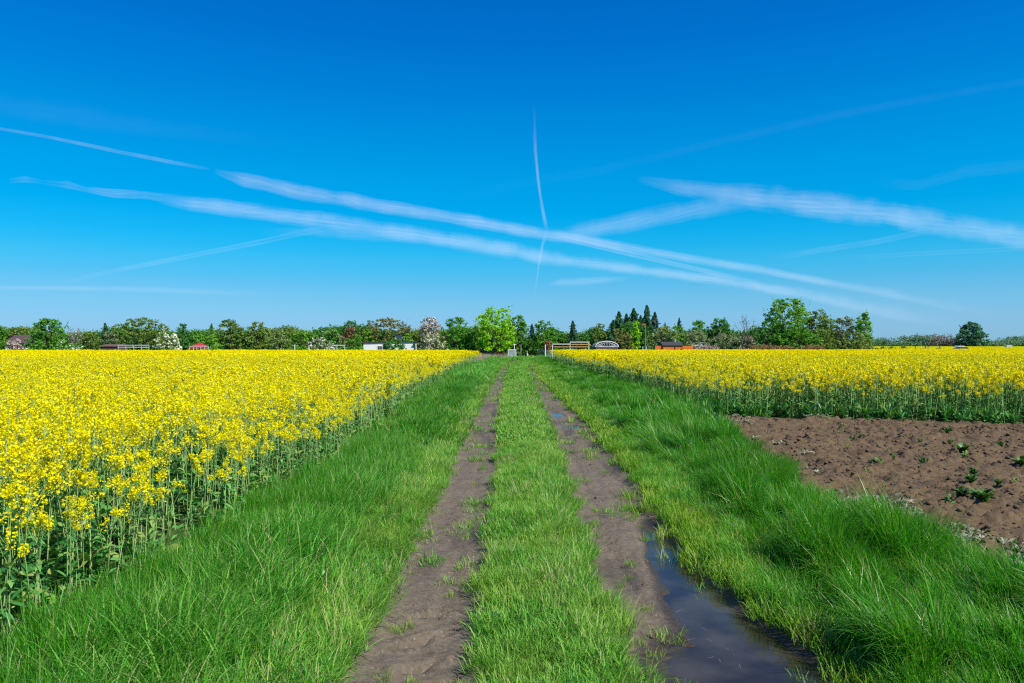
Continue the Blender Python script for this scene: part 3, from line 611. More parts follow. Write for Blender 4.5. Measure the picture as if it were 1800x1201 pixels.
s = .007 + .034 * U(0, 1, len(x)) ** 7
stuff('soil_clods', 'loose crumbly clods on the bare tilled plot', 'soil', np.stack([x, y, height(x, y) + s * .1], 1), 'clod', np.stack([U(-.3, .3, len(x)), U(-.3, .3, len(x)), U(0, 6, len(x))], 1), np.repeat(s[:, None], 3, 1))
proto('litter', [[(*ribbon(np.stack([U(-.2, .2, 9), U(-.2, .2, 9), np.full(9, .008)], 1), np.stack([U(-.2, .2, 9), U(-.2, .2, 9), np.full(9, .012)], 1) * np.array([1, 1, 1]), np.full(9, .004), seg=1), 0)] for _ in range(1)], [M_straw])
def litter():
    n = 7; P = np.stack([U(-.25, .25, n), U(-.25, .25, n), np.full(n, .012)], 1); a = U(0, 6.28, n); l = U(.02, .08, n)
    return [(*ribbon(P, P + np.stack([np.cos(a) * l, np.sin(a) * l, U(0, .012, n)], 1), np.full(n, .0045), seg=1), 0)]
proto('litter', [litter() for _ in range(5)], [M_straw])
x, y = pts(-.9, 13, 3, 17, 5, lambda x, y: (soil_sd(x, y) < 0) * 1.0 + (ex(x, y) < -.02) * .8)
stuff('straw_litter', 'scattered bits of dry straw on the mud and bare soil', 'straw', np.stack([x, y, height(x, y)], 1), 'litter', np.stack([x * 0, x * 0, U(0, 6, len(x))], 1), np.ones((len(x), 3)))

x, y = pts(-1.0, 1.8, 2.8, 14, 130, lambda x, y: (ex(x, y) < 0) * (hollow(x, y, PUD) < .02) * np.clip(.3 + 1.2 * fbm(x * 3, y * 3, 2, 141), 0, 1))
s = .004 + .014 * U(0, 1, len(x)) ** 5
stuff('grit', 'small crumbs and grit lying in the wheel ruts', 'soil', np.stack([x, y, height(x, y)], 1), 'clod', np.stack([U(-.3, .3, len(x)), U(-.3, .3, len(x)), U(0, 6, len(x))], 1), np.repeat(s[:, None], 3, 1))
# young green plants on the bare plot, one by one
M_weedg = leafmat('young_weed', [(0, (.02, .085, .015)), (.6, (.05, .16, .025)), (1, (.16, .27, .05))], .3, .45, spec=.45)
M_weedy = leafmat('yellowing_weed', [(0, (.14, .22, .04)), (1, (.36, .40, .12))], .3, .5)
PL = [(1515, 778, .16), (1448, 862, .13), (1412, 806, .0)]
WE = [(1690, 808, .20, 0, 'largest bushy'), (1515, 778, .10, 0, ''), (1618, 795, .10, 0, ''), (1670, 795, .12, 0, ''), (1760, 798, .12, 0, ''), (1540, 828, .13, 0, ''), (1622, 826, .09, 0, ''), (1711, 845, .13, 0, ''), (1795, 834, .18, 0, ''),
      (1690, 898, .15, 0, ''), (1728, 902, .19, 0, ''), (1706, 868, .13, 0, ''), (1500, 788, .09, 0, ''), (1490, 800, .08, 1, ''), (1445, 766, .09, 0, ''), (1483, 766, .06, 1, ''), (1550, 768, .07, 0, ''), (1697, 815, .11, 1, ''), (1546, 834, .09, 1, ''),
      (1525, 850, .10, 1, ''), (1665, 772, .14, 0, ''), (1755, 872, .12, 0, ''), (1782, 868, .08, 1, ''), (1562, 806, .06, 1, ''), (1571, 822, .05, 0, ''), (1667, 905, .10, 0, ''), (1476, 775, .07, 1, ''), (1785, 775, .08, 0, '')]
def word(px, py):
    h = 'far' if py < 782 else 'middle' if py < 845 else 'near'
    s = 'left part' if px < 1560 else 'centre' if px < 1700 else 'right edge'
    return h, s
cnt = {}
for i, (px, py, r, ty, extra) in enumerate(WE):
    Y = dof(py); X = gx(px, Y)
    h, s = word(px, py); key = (h, s, ty); cnt[key] = cnt.get(key, 0) + 1
    ordn = ['', ', second there', ', third there', ', fourth there', ', fifth there'][cnt[key] - 1]
    size = 'large' if r >= .15 else 'medium' if r >= .1 else 'tiny'
    r *= .78; V, F, rn = weed_parts(26 if r > .1 else 14, r, r * 1.0, r * .45)
    o = mesh_np('weed_plant', V, F, M_weedy if ty else M_weedg, {'rnd': ('FACE', rn)}); o.location = (X, Y, float(height(np.array([X]), np.array([Y]))[0]) - .005)
    tag(o, '%s %s weed on bare soil, %s row, %s%s' % (size, 'yellowish thin' if ty else 'dark green leafy', h, s, ordn), 'weed', 'weeds on the bare plot')
# ------------------------------------------------------------------ trees
M_bark = surf('bark', (.11, .085, .065), (.05, .038, .03), 14, .9, .5, stretch=(1, 1, .3))
M_bark2 = surf('pale_bark', (.26, .22, .19), (.13, .11, .09), 14, .9, .4, stretch=(1, 1, .3))
def lm(n, a, b, tr=.35, **k): return leafmat('leaves_' + n, [(0, tuple(x * 1.3 for x in a)), (.5, tuple((p + q) * .74 for p, q in zip(a, b))), (1, tuple(min(x * 1.45, .9) for x in b))], tr, .55, **k)
PAL = {
 'bright': lm('bright', (.10, .28, .006), (.34, .56, .02), .42), 'green': lm('green', (.03, .13, .012), (.13, .32, .025)), 'fresh': lm('fresh', (.05, .18, .012), (.20, .38, .03)),
 'deep': lm('deep', (.022, .10, .018), (.08, .23, .03)), 'olive': lm('olive', (.055, .12, .018), (.19, .26, .045)), 'bronze': lm('bronze', (.08, .10, .025), (.24, .21, .06)),
 'conifer': lm('conifer', (.014, .062, .026), (.05, .15, .05), .15), 'spruce': lm('spruce', (.010, .045, .025), (.045, .11, .055), .12), 'pale': lm('pale', (.12, .18, .06), (.33, .38, .18)),
 'grey': lm('grey', (.09, .12, .055), (.24, .27, .14)), 'rust': lm('rust', (.13, .075, .035), (.30, .18, .08)), 'twig': lm('twig', (.14, .10, .085), (.30, .23, .19), .1),
 'white': lm('blossom_white', (.60, .60, .50), (.88, .86, .80), .3), 'pink': lm('blossom_pink', (.42, .34, .28), (.74, .66, .58), .3), 'lilac': lm('lilac', (.22, .19, .24), (.42, .36, .42), .2),
 'far': lm('far', (.05, .12, .06), (.13, .24, .11), .25), 'farhaze': lm('farhaze', (.025, .095, .055), (.075, .20, .10), .25), 'farbrown': lm('farbrown', (.11, .11, .10), (.20, .19, .17), .2)}  # far greens: bluish haze of distance is put into the leaf colour

def crown_mesh(W, H, z0, shape, leaf, dens, gap=.25, up=0, seedf=1.0):
    """leaf quads gathered in clumps at the ends of boughs; returns parts + bough tips"""
    rx = W / 2; cz = (z0 + H) / 2; rz = (H - z0) / 2; nc = int(dens * 2.1 * (W * (H - z0)) * (.17 / leaf) ** 2) + 8; tips = []; sd = int(rng.integers(0, 999))
    while len(tips) < nc:
        h = U(0, 1); a = U(0, 6.283)
        if shape == 'vase': R_ = .42 + .62 * min(h / .62, 1) - .55 * max(h - .75, 0) / .25
        elif shape == 'slim': R_ = .55 + .5 * math.sin(math.pi * min(h * 1.05, 1)) - .25 * h
        elif shape == 'bush': R_ = math.sqrt(max(1.0 - h * h * .92, 0))
        else: R_ = math.sqrt(max(1 - ((h - .36) / .66) ** 2, 0))
        if U(0, 1) > R_ ** 1.0 + .12: continue
        lump = 1 + .38 * float(fbm(np.array([math.cos(a) * 1.3 + 9]), np.array([math.sin(a) * 1.3 + h * 2.6]), 2, sd)[0])
        toplump = 1 + .16 * float(fbm(np.array([math.cos(a) * R_ * 1.8 + 3]), np.array([math.sin(a) * R_ * 1.8]), 2, sd + 5)[0])
        q = R_ * rx * lump * math.sqrt(U(.12, 1)); p = np.array([math.cos(a) * q, math.sin(a) * q * .9, z0 + h * (H - z0) * min(toplump, 1.02)])
        if abs(p[0]) > rx * 1.12: continue
        if float(fbm(np.array([p[0] * 1.1 + sd]), np.array([p[2] * 1.1 + p[1]]), 2, 77)[0]) < -.50 + gap * .3 and h > .3 and U(0, 1) < .7: continue
        tips.append(p)
    tips = np.array(tips); out = []
    # ragged outline: shoots beyond the crown
    ns = int(nc * .22); k = rng.integers(0, nc, ns); s = tips[k] - np.array([0, 0, cz]); s[:, 2] = np.abs(s[:, 2]) + .5 * rz; s /= np.linalg.norm(s, axis=1)[:, None]
    L_ = U(.15, .55, ns) * (.6 + up) * leaf / .16; e = tips[k] + s * L_[:, None] + np.stack([np.zeros(ns), np.zeros(ns), L_ * .5 * (1 + up)], 1)
    keep = e[:, 2] < H * 1.05
    for q in np.linspace(.1, 1, 6): out.append(quads_at((tips[k] + (e - tips[k]) * q)[keep] + rng.normal(0, .22 * leaf, (keep.sum(), 3)), leaf * .85))
    cs = U(.9, 2.3, nc) * leaf; m = 26
    C = np.repeat(tips, m, 0); d = rng.normal(0, 1, C.shape); d /= np.linalg.norm(d, axis=1)[:, None]; rr = np.repeat(cs, m) * U(0, 1, len(C)) ** .45
    nr = d * .8 + np.array([0, 0, .6]); out.append(quads_at(C + d * rr[:, None] * np.array([1.15, 1.15, .7]), leaf, nr))
    return out, tips, (tips[k][keep], e[keep])

def tree(name, label, px, wpx, top, Y, pal, kind='round', z0f=.12, leaf=.17, dens=4.6, base=None, blossom=None, bl_frac=.5, group='trees and shrubs along the gardens', cat='tree', gap=.25, up=0, bark=None):
    X = gx(px, Y); Wd = wpx * Y / FPX; gz0 = float(height(np.array([X]), np.array([Y]), False)[0]); H = gz(top, Y) - gz0
    root = empty(name, (X, Y, gz0), U(0, .3)); tag(root, label, cat, group); bark = bark or M_bark
    if kind == 'conifer':
        Wd *= 1.75; n = int(330 * H * max(Wd, 1)); out = []; tr = MB(); tr.tube([(0, 0, 0), (0, 0, H * .5), (0, 0, H)], [.03 * H + .02, .018 * H + .01, .01], 6)
        hz = U(.06, 1, n) ** .8; a = U(0, 6.28, n); tier = 1 - .30 * ((hz * 9 + .25 * np.sin(a * 3)) % 1); rad = Wd / 2 * (1.02 - hz) ** .8 * tier * (.85 + .25 * np.sin(a * 5 + hz * 22))
        rad = rad * (.78 + .75 * fbm(a * 1.3 + px, hz * 7, 2, int(px))); q = U(.15, 1, n) ** .5 * rad; C = np.stack([np.cos(a) * q, np.sin(a) * q, hz * H - q * .22], 1)
        out.append(quads_at(C, leaf, np.stack([np.cos(a) * .6, np.sin(a) * .6, np.full(n, .5)], 1), .5))
        m = 26; hz2 = U(.15, .93, m); a2 = U(0, 6.28, m); r2 = Wd / 2 * (1.05 - hz2) ** .8 * 1.02
        tipsA = np.stack([np.cos(a2) * r2 * .3, np.sin(a2) * r2 * .3, hz2 * H], 1); tipsB = np.stack([np.cos(a2) * r2, np.sin(a2) * r2, hz2 * H + .10 * r2], 1)
        for s in np.linspace(.2, 1.05, 12): out.append(quads_at(tipsA + (tipsB - tipsA) * s + rng.normal(0, .03, (m, 3)), leaf * .8))
        V, F, r, mi = join(out); tr.build('trunk', bark, root); mesh_np('crown', V, F, PAL[pal], {'rnd': ('FACE', r)}, parent=root); return root
    z0 = H * z0f; out, tips, shoots = crown_mesh(Wd, H, z0, {'round': 'dome', 'vase': 'vase', 'slim': 'slim', 'bush': 'dome', 'bare': 'vase'}[kind], leaf, dens * (.25 if kind == 'bare' else 1), gap, up)
    tr = MB(); th = H * (.22 if kind != 'bush' else .08); r0 = .022 * H + .03
    tr.tube([(0, 0, -.1), (U(-.03, .03), 0, th * .6), (U(-.06, .06), 0, th)], [r0 * 1.3, r0, r0 * .85], 7)
    nL = 22 if kind != 'bare' else 46
    sel = tips[rng.permutation(len(tips))[:nL]]
    for p in sel:
        s = np.array([0, 0, th * U(.6, 1.0)]); mid = s * .5 + p * .5 + np.array([U(-.1, .1) * Wd * .3, U(-.1, .1), .06 * H])
        tr.tube([s, mid, p], [r0 * .45, r0 * .24, r0 * .07], 4)
    if kind == 'bare':
        for p in tips:
            for _ in range(3):
                e = p + np.array([U(-.35, .35), U(-.3, .3), U(.05, .5)]); tr.tube([p, (p + e) / 2 + rng.normal(0, .04, 3), e], [r0 * .12, r0 * .08, r0 * .04], 3)
    else:
        for p in sel: tr.tube([p, p + np.array([U(-.15, .15), 0, U(.15, .4)])], [r0 * .08, r0 * .04], 3)
    tr.build('trunk', bark, root)
    if kind == 'bare': out = [quads_at(tips[rng.integers(0, len(tips), 260)] + rng.normal(0, .25, (260, 3)), leaf * .7)]
    V, F, r, mi = join(out)
    if blossom:
        nf = len(F); cen = V[F[:, 0]]; nzv = .7 * fbm(cen[:, 0] * 2.2 + px, cen[:, 2] * 2.2, 2, 7) + rng.normal(0, .5, nf); k = nzv > np.quantile(nzv, 1 - bl_frac)
        for nm, kk, mt in (('crown', ~k, PAL[pal]), ('blossom', k, PAL[blossom])):
            u, inv = np.unique(F[kk], return_inverse=True); mesh_np(nm, V[u], inv.reshape(-1, 4), mt, {'rnd': ('FACE', r[kk])}, parent=root)
    else: mesh_np('crown', V, F, PAL[pal], {'rnd': ('FACE', r)}, parent=root)
    return root

T = tree
# left of the track, from the left edge of the view
T('broadleaf_tree', 'green tree cut by the left edge of the view', -6, 42, 568, 88, 'green')
T('broadleaf_tree', 'green tree left of the purple roofed cottage, outside the frame', -60, 60, 560, 92, 'olive')
T('broadleaf_tree', 'pale green tree behind the purple roofed cottage', 36, 52, 578, 104, 'fresh', dens=3.6)
T('flowering_shrub', 'dull pink flowering shrub in front of the purple roofed cottage', 26, 34, 597, 84, 'twig', 'bush', .02, blossom='pink', bl_frac=.4, cat='shrub')
T('broadleaf_tree', 'dense fresh green tree right of the purple roofed cottage', 84, 66, 561, 86, 'green', 'round', .03, dens=6.5, up=.5)
T('rose_shrub', 'dark green shrub dotted with big white flowers', 120, 54, 599, 82, 'green', 'bush', .0, blossom='white', bl_frac=.12, cat='shrub')
T('bare_tree', 'thin leafless lilac grey tree behind the white flowered shrub', 131, 34, 576, 98, 'lilac', 'bare', .25)
T('light_shrub', 'pale olive shrub left of the small dark conifer', 158, 40, 585, 92, 'olive', 'bush', .03, dens=4, cat='shrub')
T('conifer_tree', 'small dark conical conifer left of the wide olive tree', 185, 27, 568, 94, 'conifer', 'conifer', leaf=.16)
T('light_shrub', 'grey green shrub at the foot of the small dark conifer', 194, 24, 584, 88, 'grey', 'bush', .03, cat='shrub')
T('broadleaf_tree', 'very wide olive green tree with a domed top', 246, 92, 559, 93, 'olive', 'round', .06, dens=5.2)
T('blossoming_tree', 'white blossoming tree at the right of the wide olive tree', 296, 38, 577, 84, 'pale', 'round', .04, blossom='white', bl_frac=.36)
T('broadleaf_tree', 'narrow dark green tree right of the white blossoming tree', 322, 30, 570, 90, 'deep', 'slim', .05)
T('light_shrub', 'fresh green bush behind the red pavilion roof', 358, 50, 582, 96, 'fresh', 'bush', .02, cat='shrub')
T('conifer_tree', 'thin spiky green conifer poking above the bush behind the red roof', 372, 18, 569, 97, 'green', 'conifer', leaf=.14)
T('climber_shrub', 'bright green climber covered post right of the red pavilion roof', 375, 22, 588, 85, 'fresh', 'slim', .02, cat='shrub')
T('broadleaf_tree', 'tall spreading olive green tree, left one of a joined pair', 405, 54, 561, 90, 'olive', 'round', .05, dens=5.2)
T('broadleaf_tree', 'olive green tree with a rounded top, right one of a joined pair', 452, 48, 569, 91, 'olive', 'round', .04, dens=5.2)
T('blossoming_tree', 'pale tree with fading blossom right of the joined olive pair', 490, 50, 580, 89, 'olive', 'round', .03, blossom='pale', bl_frac=.5)
T('broadleaf_tree', 'low fresh green tree behind the pale fence posts', 536, 52, 582, 92, 'fresh', 'round', .03)
T('flowering_shrub', 'low greyish white blossoming shrub left of the pale post frame', 562, 46, 595, 84, 'grey', 'bush', .0, blossom='white', bl_frac=.33, cat='shrub')
T('broadleaf_tree', 'green tree with a pointed top behind the pale post frame', 582, 44, 575, 90, 'green', 'round', .03, blossom='pale', bl_frac=.3)
T('broadleaf_tree', 'dark blue green rounded tree behind the rust coloured bush', 617, 46, 566, 100, 'deep', 'round', .06)
T('rust_shrub', 'rust coloured bush in front of the dark blue green tree', 614, 32, 575, 92, 'rust', 'bush', .05, cat='shrub')
T('broadleaf_tree', 'green bush close to the left corner of the white shed', 622, 36, 590, 88, 'green', 'bush', .0, cat='shrub')
T('broadleaf_tree', 'very wide bronze green tree behind the white shed', 678, 102, 560, 100, 'bronze', 'round', .05, dens=4.4, up=.7)
T('light_shrub', 'yellow green bush left of the wide bronze tree', 648, 36, 580, 98, 'fresh', 'bush', .05, cat='shrub')
T('broadleaf_tree', 'small vivid green tree behind the right end of the white shed', 716, 24, 585, 98, 'fresh', 'round', .1)
T('dark_shrub', 'round dark green bush in front of the white shed', 693, 46, 597, 83, 'deep', 'bush', .0, dens=6, cat='shrub')
T('blossoming_tree', 'tall pinkish white blossoming tree right of the white shed', 757, 42, 559, 93, 'twig', 'vase', .06, blossom='pink', bl_frac=.40, up=1)
T('blossoming_tree', 'low broad tree with cream blossom below the pinkish one', 762, 54, 586, 86, 'olive', 'bush', .02, blossom='pink', bl_frac=.45)
T('broadleaf_tree', 'dense green tree left of the bright green tree', 800, 60, 560, 92, 'green', 'round', .04, dens=5.6, up=.5)
T('maple_tree', 'bright yellow green tree standing beside the garden gate', 869, 84, 541, 90, 'bright', 'round', .17, leaf=.19, dens=4.8, up=.7)
T('broadleaf_tree', 'dark green tree right behind the bright green one', 908, 44, 557, 98, 'green', 'round', .06, dens=5)
T('conifer_tree', 'dark distant conifer behind the path between two green trees', 935, 22, 570, 108, 'spruce', 'conifer', leaf=.17)
T('broadleaf_tree', 'green tree with an uneven crown above the garden path', 957, 54, 566, 97, 'green', 'round', .10, dens=4.4, up=.4)
T('light_shrub', 'green shrubbery closing the view behind the garden path', 930, 50, 601, 99, 'olive', 'bush', .0, cat='shrub')
T('conifer_tree', 'dark narrow spruce right of the garden gate', 1007, 26, 564, 96, 'spruce', 'conifer', leaf=.15)
T('light_shrub', 'low mixed green shrub at the foot of the narrow spruce', 990, 36, 584, 99, 'green', 'bush', .0, cat='shrub')
T('light_shrub', 'low dark green shrub right of the narrow spruce', 1024, 30, 589, 100, 'deep', 'bush', .0, cat='shrub')
T('withered_shrub', 'brown withered shrub by the metal posts of the gate', 963, 15, 597, 89, 'rust', 'slim', .3, dens=7, cat='shrub')
T('broadleaf_tree', 'light olive tree behind the small arched greenhouse', 1054, 34, 570, 97, 'olive', 'round', .04, dens=3.8)
# right of the gate
T('conifer_tree', 'broad dark conifer, leftmost of the tall conifer clump', 1088, 44, 548, 98, 'conifer', 'conifer', leaf=.19)
T('conifer_tree', 'pointed dark conifer in the middle of the tall clump', 1114, 36, 542, 100, 'conifer', 'conifer', leaf=.19)
T('conifer_tree', 'tallest pointed conifer of the clump behind the lamp post', 1137, 36, 537, 99, 'conifer', 'conifer', leaf=.19)
T('conifer_tree', 'blue green conifer at the right end of the tall clump', 1151, 30, 549, 101, 'spruce', 'conifer', leaf=.19)
T('conifer_tree', 'lower conifer between the two leftmost conifers of the clump', 1101, 40, 552, 99, 'conifer', 'conifer', leaf=.19)
T('conifer_tree', 'lower conifer tucked left of the tallest conifer', 1126, 40, 555, 97, 'conifer', 'conifer', leaf=.19)
T('conifer_tree', 'short broad conifer at the left foot of the clump', 1078, 34, 563, 97, 'conifer', 'conifer', leaf=.19)
T('broadleaf_tree', 'dark green tree filling the foot of the conifer clump', 1112, 76, 568, 96, 'deep', 'round', .02, dens=5)
T('rust_shrub', 'orange tinged olive shrub right of the arched greenhouse', 1092, 36, 580, 88, 'bronze', 'round', .12, dens=3.6, cat='shrub')
T('broadleaf_tree', 'narrow bright green tree left of the rusty lamp post', 1116, 22, 567, 90, 'bright', 'slim', .05, dens=4)
T('blossoming_tree', 'apple tree in pale blossom right of the rusty lamp post', 1166, 62, 575, 87, 'olive', 'round', .10, blossom='pale', bl_frac=.5, dens=4.2)
T('conifer_tree', 'small pointed conifer above the orange cabin', 1194, 20, 559, 100, 'conifer', 'conifer', leaf=.16)
T('conifer_tree', 'very small thin conifer left of the small pointed one', 1169, 10, 567, 100, 'conifer', 'conifer', leaf=.13)
T('broadleaf_tree', 'fresh green tree behind the orange cabin', 1194, 36, 572, 98, 'fresh', 'round', .06, dens=4)
T('broadleaf_tree', 'green tree between the small conifer and the round dark tree', 1228, 44, 565, 99, 'green', 'round', .05, dens=4.2, up=.4)
T('broadleaf_tree', 'compact round dark green tree', 1265, 52, 561, 98, 'deep', 'round', .05, dens=6.5)
T('blossoming_tree', 'whitish grey blossoming tree right of the orange cabin', 1226, 60, 583, 88, 'grey', 'bush', .03, blossom='pale', bl_frac=.55, dens=4.6)
T('light_shrub', 'wide grey green shrub below the round dark tree', 1280, 66, 586, 88, 'grey', 'bush', .0, dens=4.6, cat='shrub')
T('light_shrub', 'brownish twiggy shrub right of the wide grey green one', 1316, 40, 592, 86, 'twig', 'bush', .0, blossom='grey', bl_frac=.5, cat='shrub')
T('bare_tree', 'leafless tree with fine bare twigs left of the big tree', 1316, 40, 557, 92, 'twig', 'bare', .25)
T('broadleaf_tree', 'tallest broad tree with a ragged upswept crown', 1384, 74, 527, 88, 'fresh', 'vase', .12, leaf=.16, dens=6.5, up=1.2)
T('broadleaf_tree', 'dark green tree at the left foot of the tallest tree', 1345, 50, 566, 87, 'deep', 'round', .06, dens=5.2, up=.5)
T('broadleaf_tree', 'olive tree with a hollow domed crown right of the tallest tree', 1440, 66, 547, 89, 'olive', 'round', .06, dens=5.6, up=.5)
T('light_shrub', 'vivid green bush at the foot of the tallest tree', 1400, 78, 573, 85, 'green', 'bush', .03, dens=5.4, cat='shrub')
T('light_shrub', 'green bush at the foot of the hollow crowned olive tree', 1440, 56, 580, 86, 'olive', 'bush', .0, dens=5, cat='shrub')
T('broadleaf_tree', 'sparse grey brown tree left of the slim tree', 1484, 42, 559, 90, 'grey', 'vase', .04, dens=4.4, up=.8)
T('poplar_tree', 'slim upright tree at the right end of the gardens', 1518, 36, 545, 88, 'fresh', 'slim', .06, dens=4.4, up=1)
T('light_shrub', 'grey green shrub with pale blossom at the foot of the slim tree', 1502, 74, 586, 86, 'olive', 'bush', .0, blossom='pale', bl_frac=.3, dens=4.4, cat='shrub')
T('round_tree', 'big round dark tree rising above the distant woods', 1707, 46, 568, 470, 'farhaze', 'round', .05, leaf=.95, dens=10, group='distant trees')

def mass(name, label, x0, x1, Yc, depth, tops, leaf, n, pal, palB=None):
    """thicket or wood too dense to count: leaf clumps under a rolling top line"""
    cx = U(x0, x1, n); yy = U(Yc, Yc + depth, n); tp = tops(cx); q = U(0, 1, n) ** .6; C = np.stack([cx, yy, tp * q], 1)
    m = 14; C = np.repeat(C, m, 0) + rng.normal(0, 1, (n * m, 3)) * np.array([leaf * 1.5, leaf * 1.5, leaf]); C[:, 2] = np.abs(C[:, 2])
    V, F, r = quads_at(C, leaf, np.array([0, -.3, .6])); mi = (fbm(C[:, 0] / (leaf * 28), C[:, 0] * 0, 2, 201) > .12).astype(int) if palB else None
    o = mesh_np(name, V, F, [PAL[pal]] + ([PAL[palB]] if palB else []), {'rnd': ('FACE', r)}, mi); tag(o, label, 'trees', kind='stuff')
mass('garden_thicket', 'mixed green undergrowth closing the gaps between the garden trees on the left', -80, 1.0, 101, 5, lambda x: 3.5 + .9 * fbm(x * .35, x * 0, 3, 210), .22, 15000, 'olive', 'deep')
mass('garden_thicket', 'mixed green undergrowth closing the gaps between the garden trees on the right', 5.4, 45, 100, 4, lambda x: 3.2 + .8 * fbm(x * .35, x * 0, 3, 211), .22, 8000, 'grey', 'deep')
mass('garden_thicket', 'green undergrowth far down the garden path', -1.5, 8, 112, 5, lambda x: 2.8 + .8 * fbm(x * .35, x * 0, 3, 212), .22, 1200, 'deep', 'olive')
mass('distant_woods', 'long line of distant woods behind the far rape field', 200, 430, 480, 40, lambda x: 4.6 + 4.2 * fbm(x * .05, x * 0, 3, 213) + 2.2 * fbm(x * .25, x * 0, 2, 214), .75, 5600, 'far', 'farbrown')
mass('distant_woods', 'thin far wood beyond the left gardens', -420, 200, 520, 30, lambda x: 4.6 + 2.0 * fbm(x * .045, x * 0, 3, 215), 1.3, 2600, 'far')
mass('bramble_hedge', 'low brown bramble hedge behind the right rape field below the tallest tree', gx(1322, 83), gx(1446, 83), 82.5, 1.2, lambda x: 1.45 + .2 * fbm(x * .9, x * 0, 2, 216), .12, 1100, 'rust')
mass('bramble_hedge', 'low purplish brown hedge in front of the orange cabin', gx(1214, 83), gx(1260, 83), 82.5, 1.0, lambda x: 1.42 + .15 * fbm(x * .9, x * 0, 2, 217), .11, 420, 'twig')
mass('bramble_hedge', 'brown twigs and brambles under the bright green tree', -4.6, -1.1, 91.6, 1.0, lambda x: .95 + .25 * fbm(x * 1.1, x * 0, 2, 218), .09, 420, 'rust', 'twig')

# ------------------------------------------------------------------ garden buildings and fences
P_white = surf('white_render', (.86, .86, .83), (.74, .73, .69), 1.2, .8); P_black = surf('tar_roof', (.035, .035, .04), (.06, .06, .06), 3, .8); P_orange = surf('orange_boards', (.75, .18, .02), (.62, .13, .015), 2, .7, stretch=(6, 6, .4))
P_dark = surf('dark_opening', (.02, .022, .03), (.03, .03, .035), 2, .4); P_metal = surf('galvanised_metal', (.52, .56, .58), (.40, .44, .47), 8, .45, metal=.4); P_wood = surf('grey_wood', (.26, .22, .18), (.15, .12, .10), 4, .9, .3, stretch=(1, 1, .2))
P_red = surf('red_cloth', (.50, .02, .035), (.40, .015, .03), 3, .8); P_purple = surf('purple_tiles', (.11, .06, .075), (.075, .04, .05), 5, .8, .3); P_pine = surf('yellow_wood', (.58, .40, .16), (.46, .30, .11), 4, .8); P_wpaint = surf('white_paint', (.78, .78, .76), (.66, .66, .65), 5, .6)
P_rust = surf('rusty_steel', (.36, .17, .06), (.24, .10, .04), 9, .8, .3); P_green = surf('dark_green_mesh', (.03, .075, .06), (.02, .05, .04), 9, .6); P_brick = surf('brown_boards', (.16, .10, .08), (.11, .07, .055), 4, .9); P_roofg = surf('grey_roof', (.36, .35, .36), (.27, .26, .27), 4, .8)
def win(parent, x, y, z, w, h):
    f = MB(); t = .06
    f.box((x, y - .02, z + h / 2), (w + t, .05, t)).box((x, y - .02, z - h / 2), (w + t, .05, t)).box((x - w / 2, y - .02, z), (t, .05, h - t)).box((x + w / 2, y - .02, z), (t, .05, h - t)).box((x, y - .02, z), (t * .7, .045, h - t))
    fo = f.build('window', P_wpaint, parent); MB().box((x, y + .0, z), (w - t, .02, h - t)).build('pane', P_dark, fo)
def shed(name, label, px0, px1, Y, h, d, wall, roof, hb=None, over=.15, kind='flat', windows=(), cat='shed', rise=.5, top=None):
    X0, X1 = gx(px0, Y), gx(px1, Y); w = X1 - X0; hb = hb or h; root = empty(name, ((X0 + X1) / 2, Y, 0)); tag(root, label, cat)
    MB().add([(-w / 2, 0, 0), (w / 2, 0, 0), (w / 2, 0, hb), (-w / 2, 0, h), (-w / 2, d, 0), (w / 2, d, 0), (w / 2, d, hb), (-w / 2, d, h)], [(0, 1, 2, 3), (7, 6, 5, 4), (0, 3, 7, 4), (1, 5, 6, 2)]).build('wall', wall, root)
    if kind == 'flat':
        sl = (hb - h) / w; a, b = -w / 2 - over, w / 2 + over
        MB().prism([(a, h - sl * over + .003), (b, hb + sl * over + .003), (b, hb + sl * over + .12), (a, h - sl * over + .12)], -over, d + over).build('roof', roof, root)
    elif kind == 'gablex':   # ridge along x
        MB().add([(-w / 2 - over, -over, h), (w / 2 + over, -over, h), (w / 2 + over, d / 2, h + rise), (-w / 2 - over, d / 2, h + rise), (-w / 2 - over, d + over, h), (w / 2 + over, d + over, h),
                  (-w / 2 - over, -over, h - .08), (w / 2 + over, -over, h - .08), (w / 2 + over, d + over, h - .08), (-w / 2 - over, d + over, h - .08)], [(0, 1, 2, 3), (3, 2, 5, 4), (0, 6, 7, 1), (4, 5, 8, 9), (1, 7, 8, 5, 2), (0, 3, 4, 9, 6), (6, 9, 8, 7)]).build('roof', roof, root)
    elif kind == 'gabley':   # gable faces the camera
        MB().prism([(-w / 2, h), (w / 2, h), (0, h + rise)], .004, d - .004).build('gable', wall, root)
        s = rise / (w / 2); o = w / 2 + over
        MB().prism([(-o, h - s * over + .01), (0, h + rise + .01), (o, h - s * over + .01), (o, h - s * over + .11), (0, h + rise + .13), (-o, h - s * over + .11)], -over, d + over).build('roof', roof, root)
    for (x, z, ww, hh) in windows: win(root, x, -.01, z, ww, hh)
    return root
s = shed('white_shed', 'low white garden shed with a black flat roof behind the left rape field', 639, 727, 90, 1.98, 3.4, P_white, P_black, 2.08, windows=[(-1.05, 1.35, .55, .5), (1.55, 1.35, .5, .5)])
lt = MB(); lt.box((3.6, .6, 1.93), (1.0, 1.9, .08)).box((4.05, -.25, .95), (.08, .08, 1.88)).box((3.9, 1.4, .95), (.35, .06, 1.86)); lt.build('lean_to', P_black, s)
shed('small_house', 'small white house with a grey roof above the white shed', 692, 709, 100, 2.45, 3, P_white, P_roofg, kind='gabley', rise=.75, cat='house', windows=[(0, 2.1, .4, .35)])
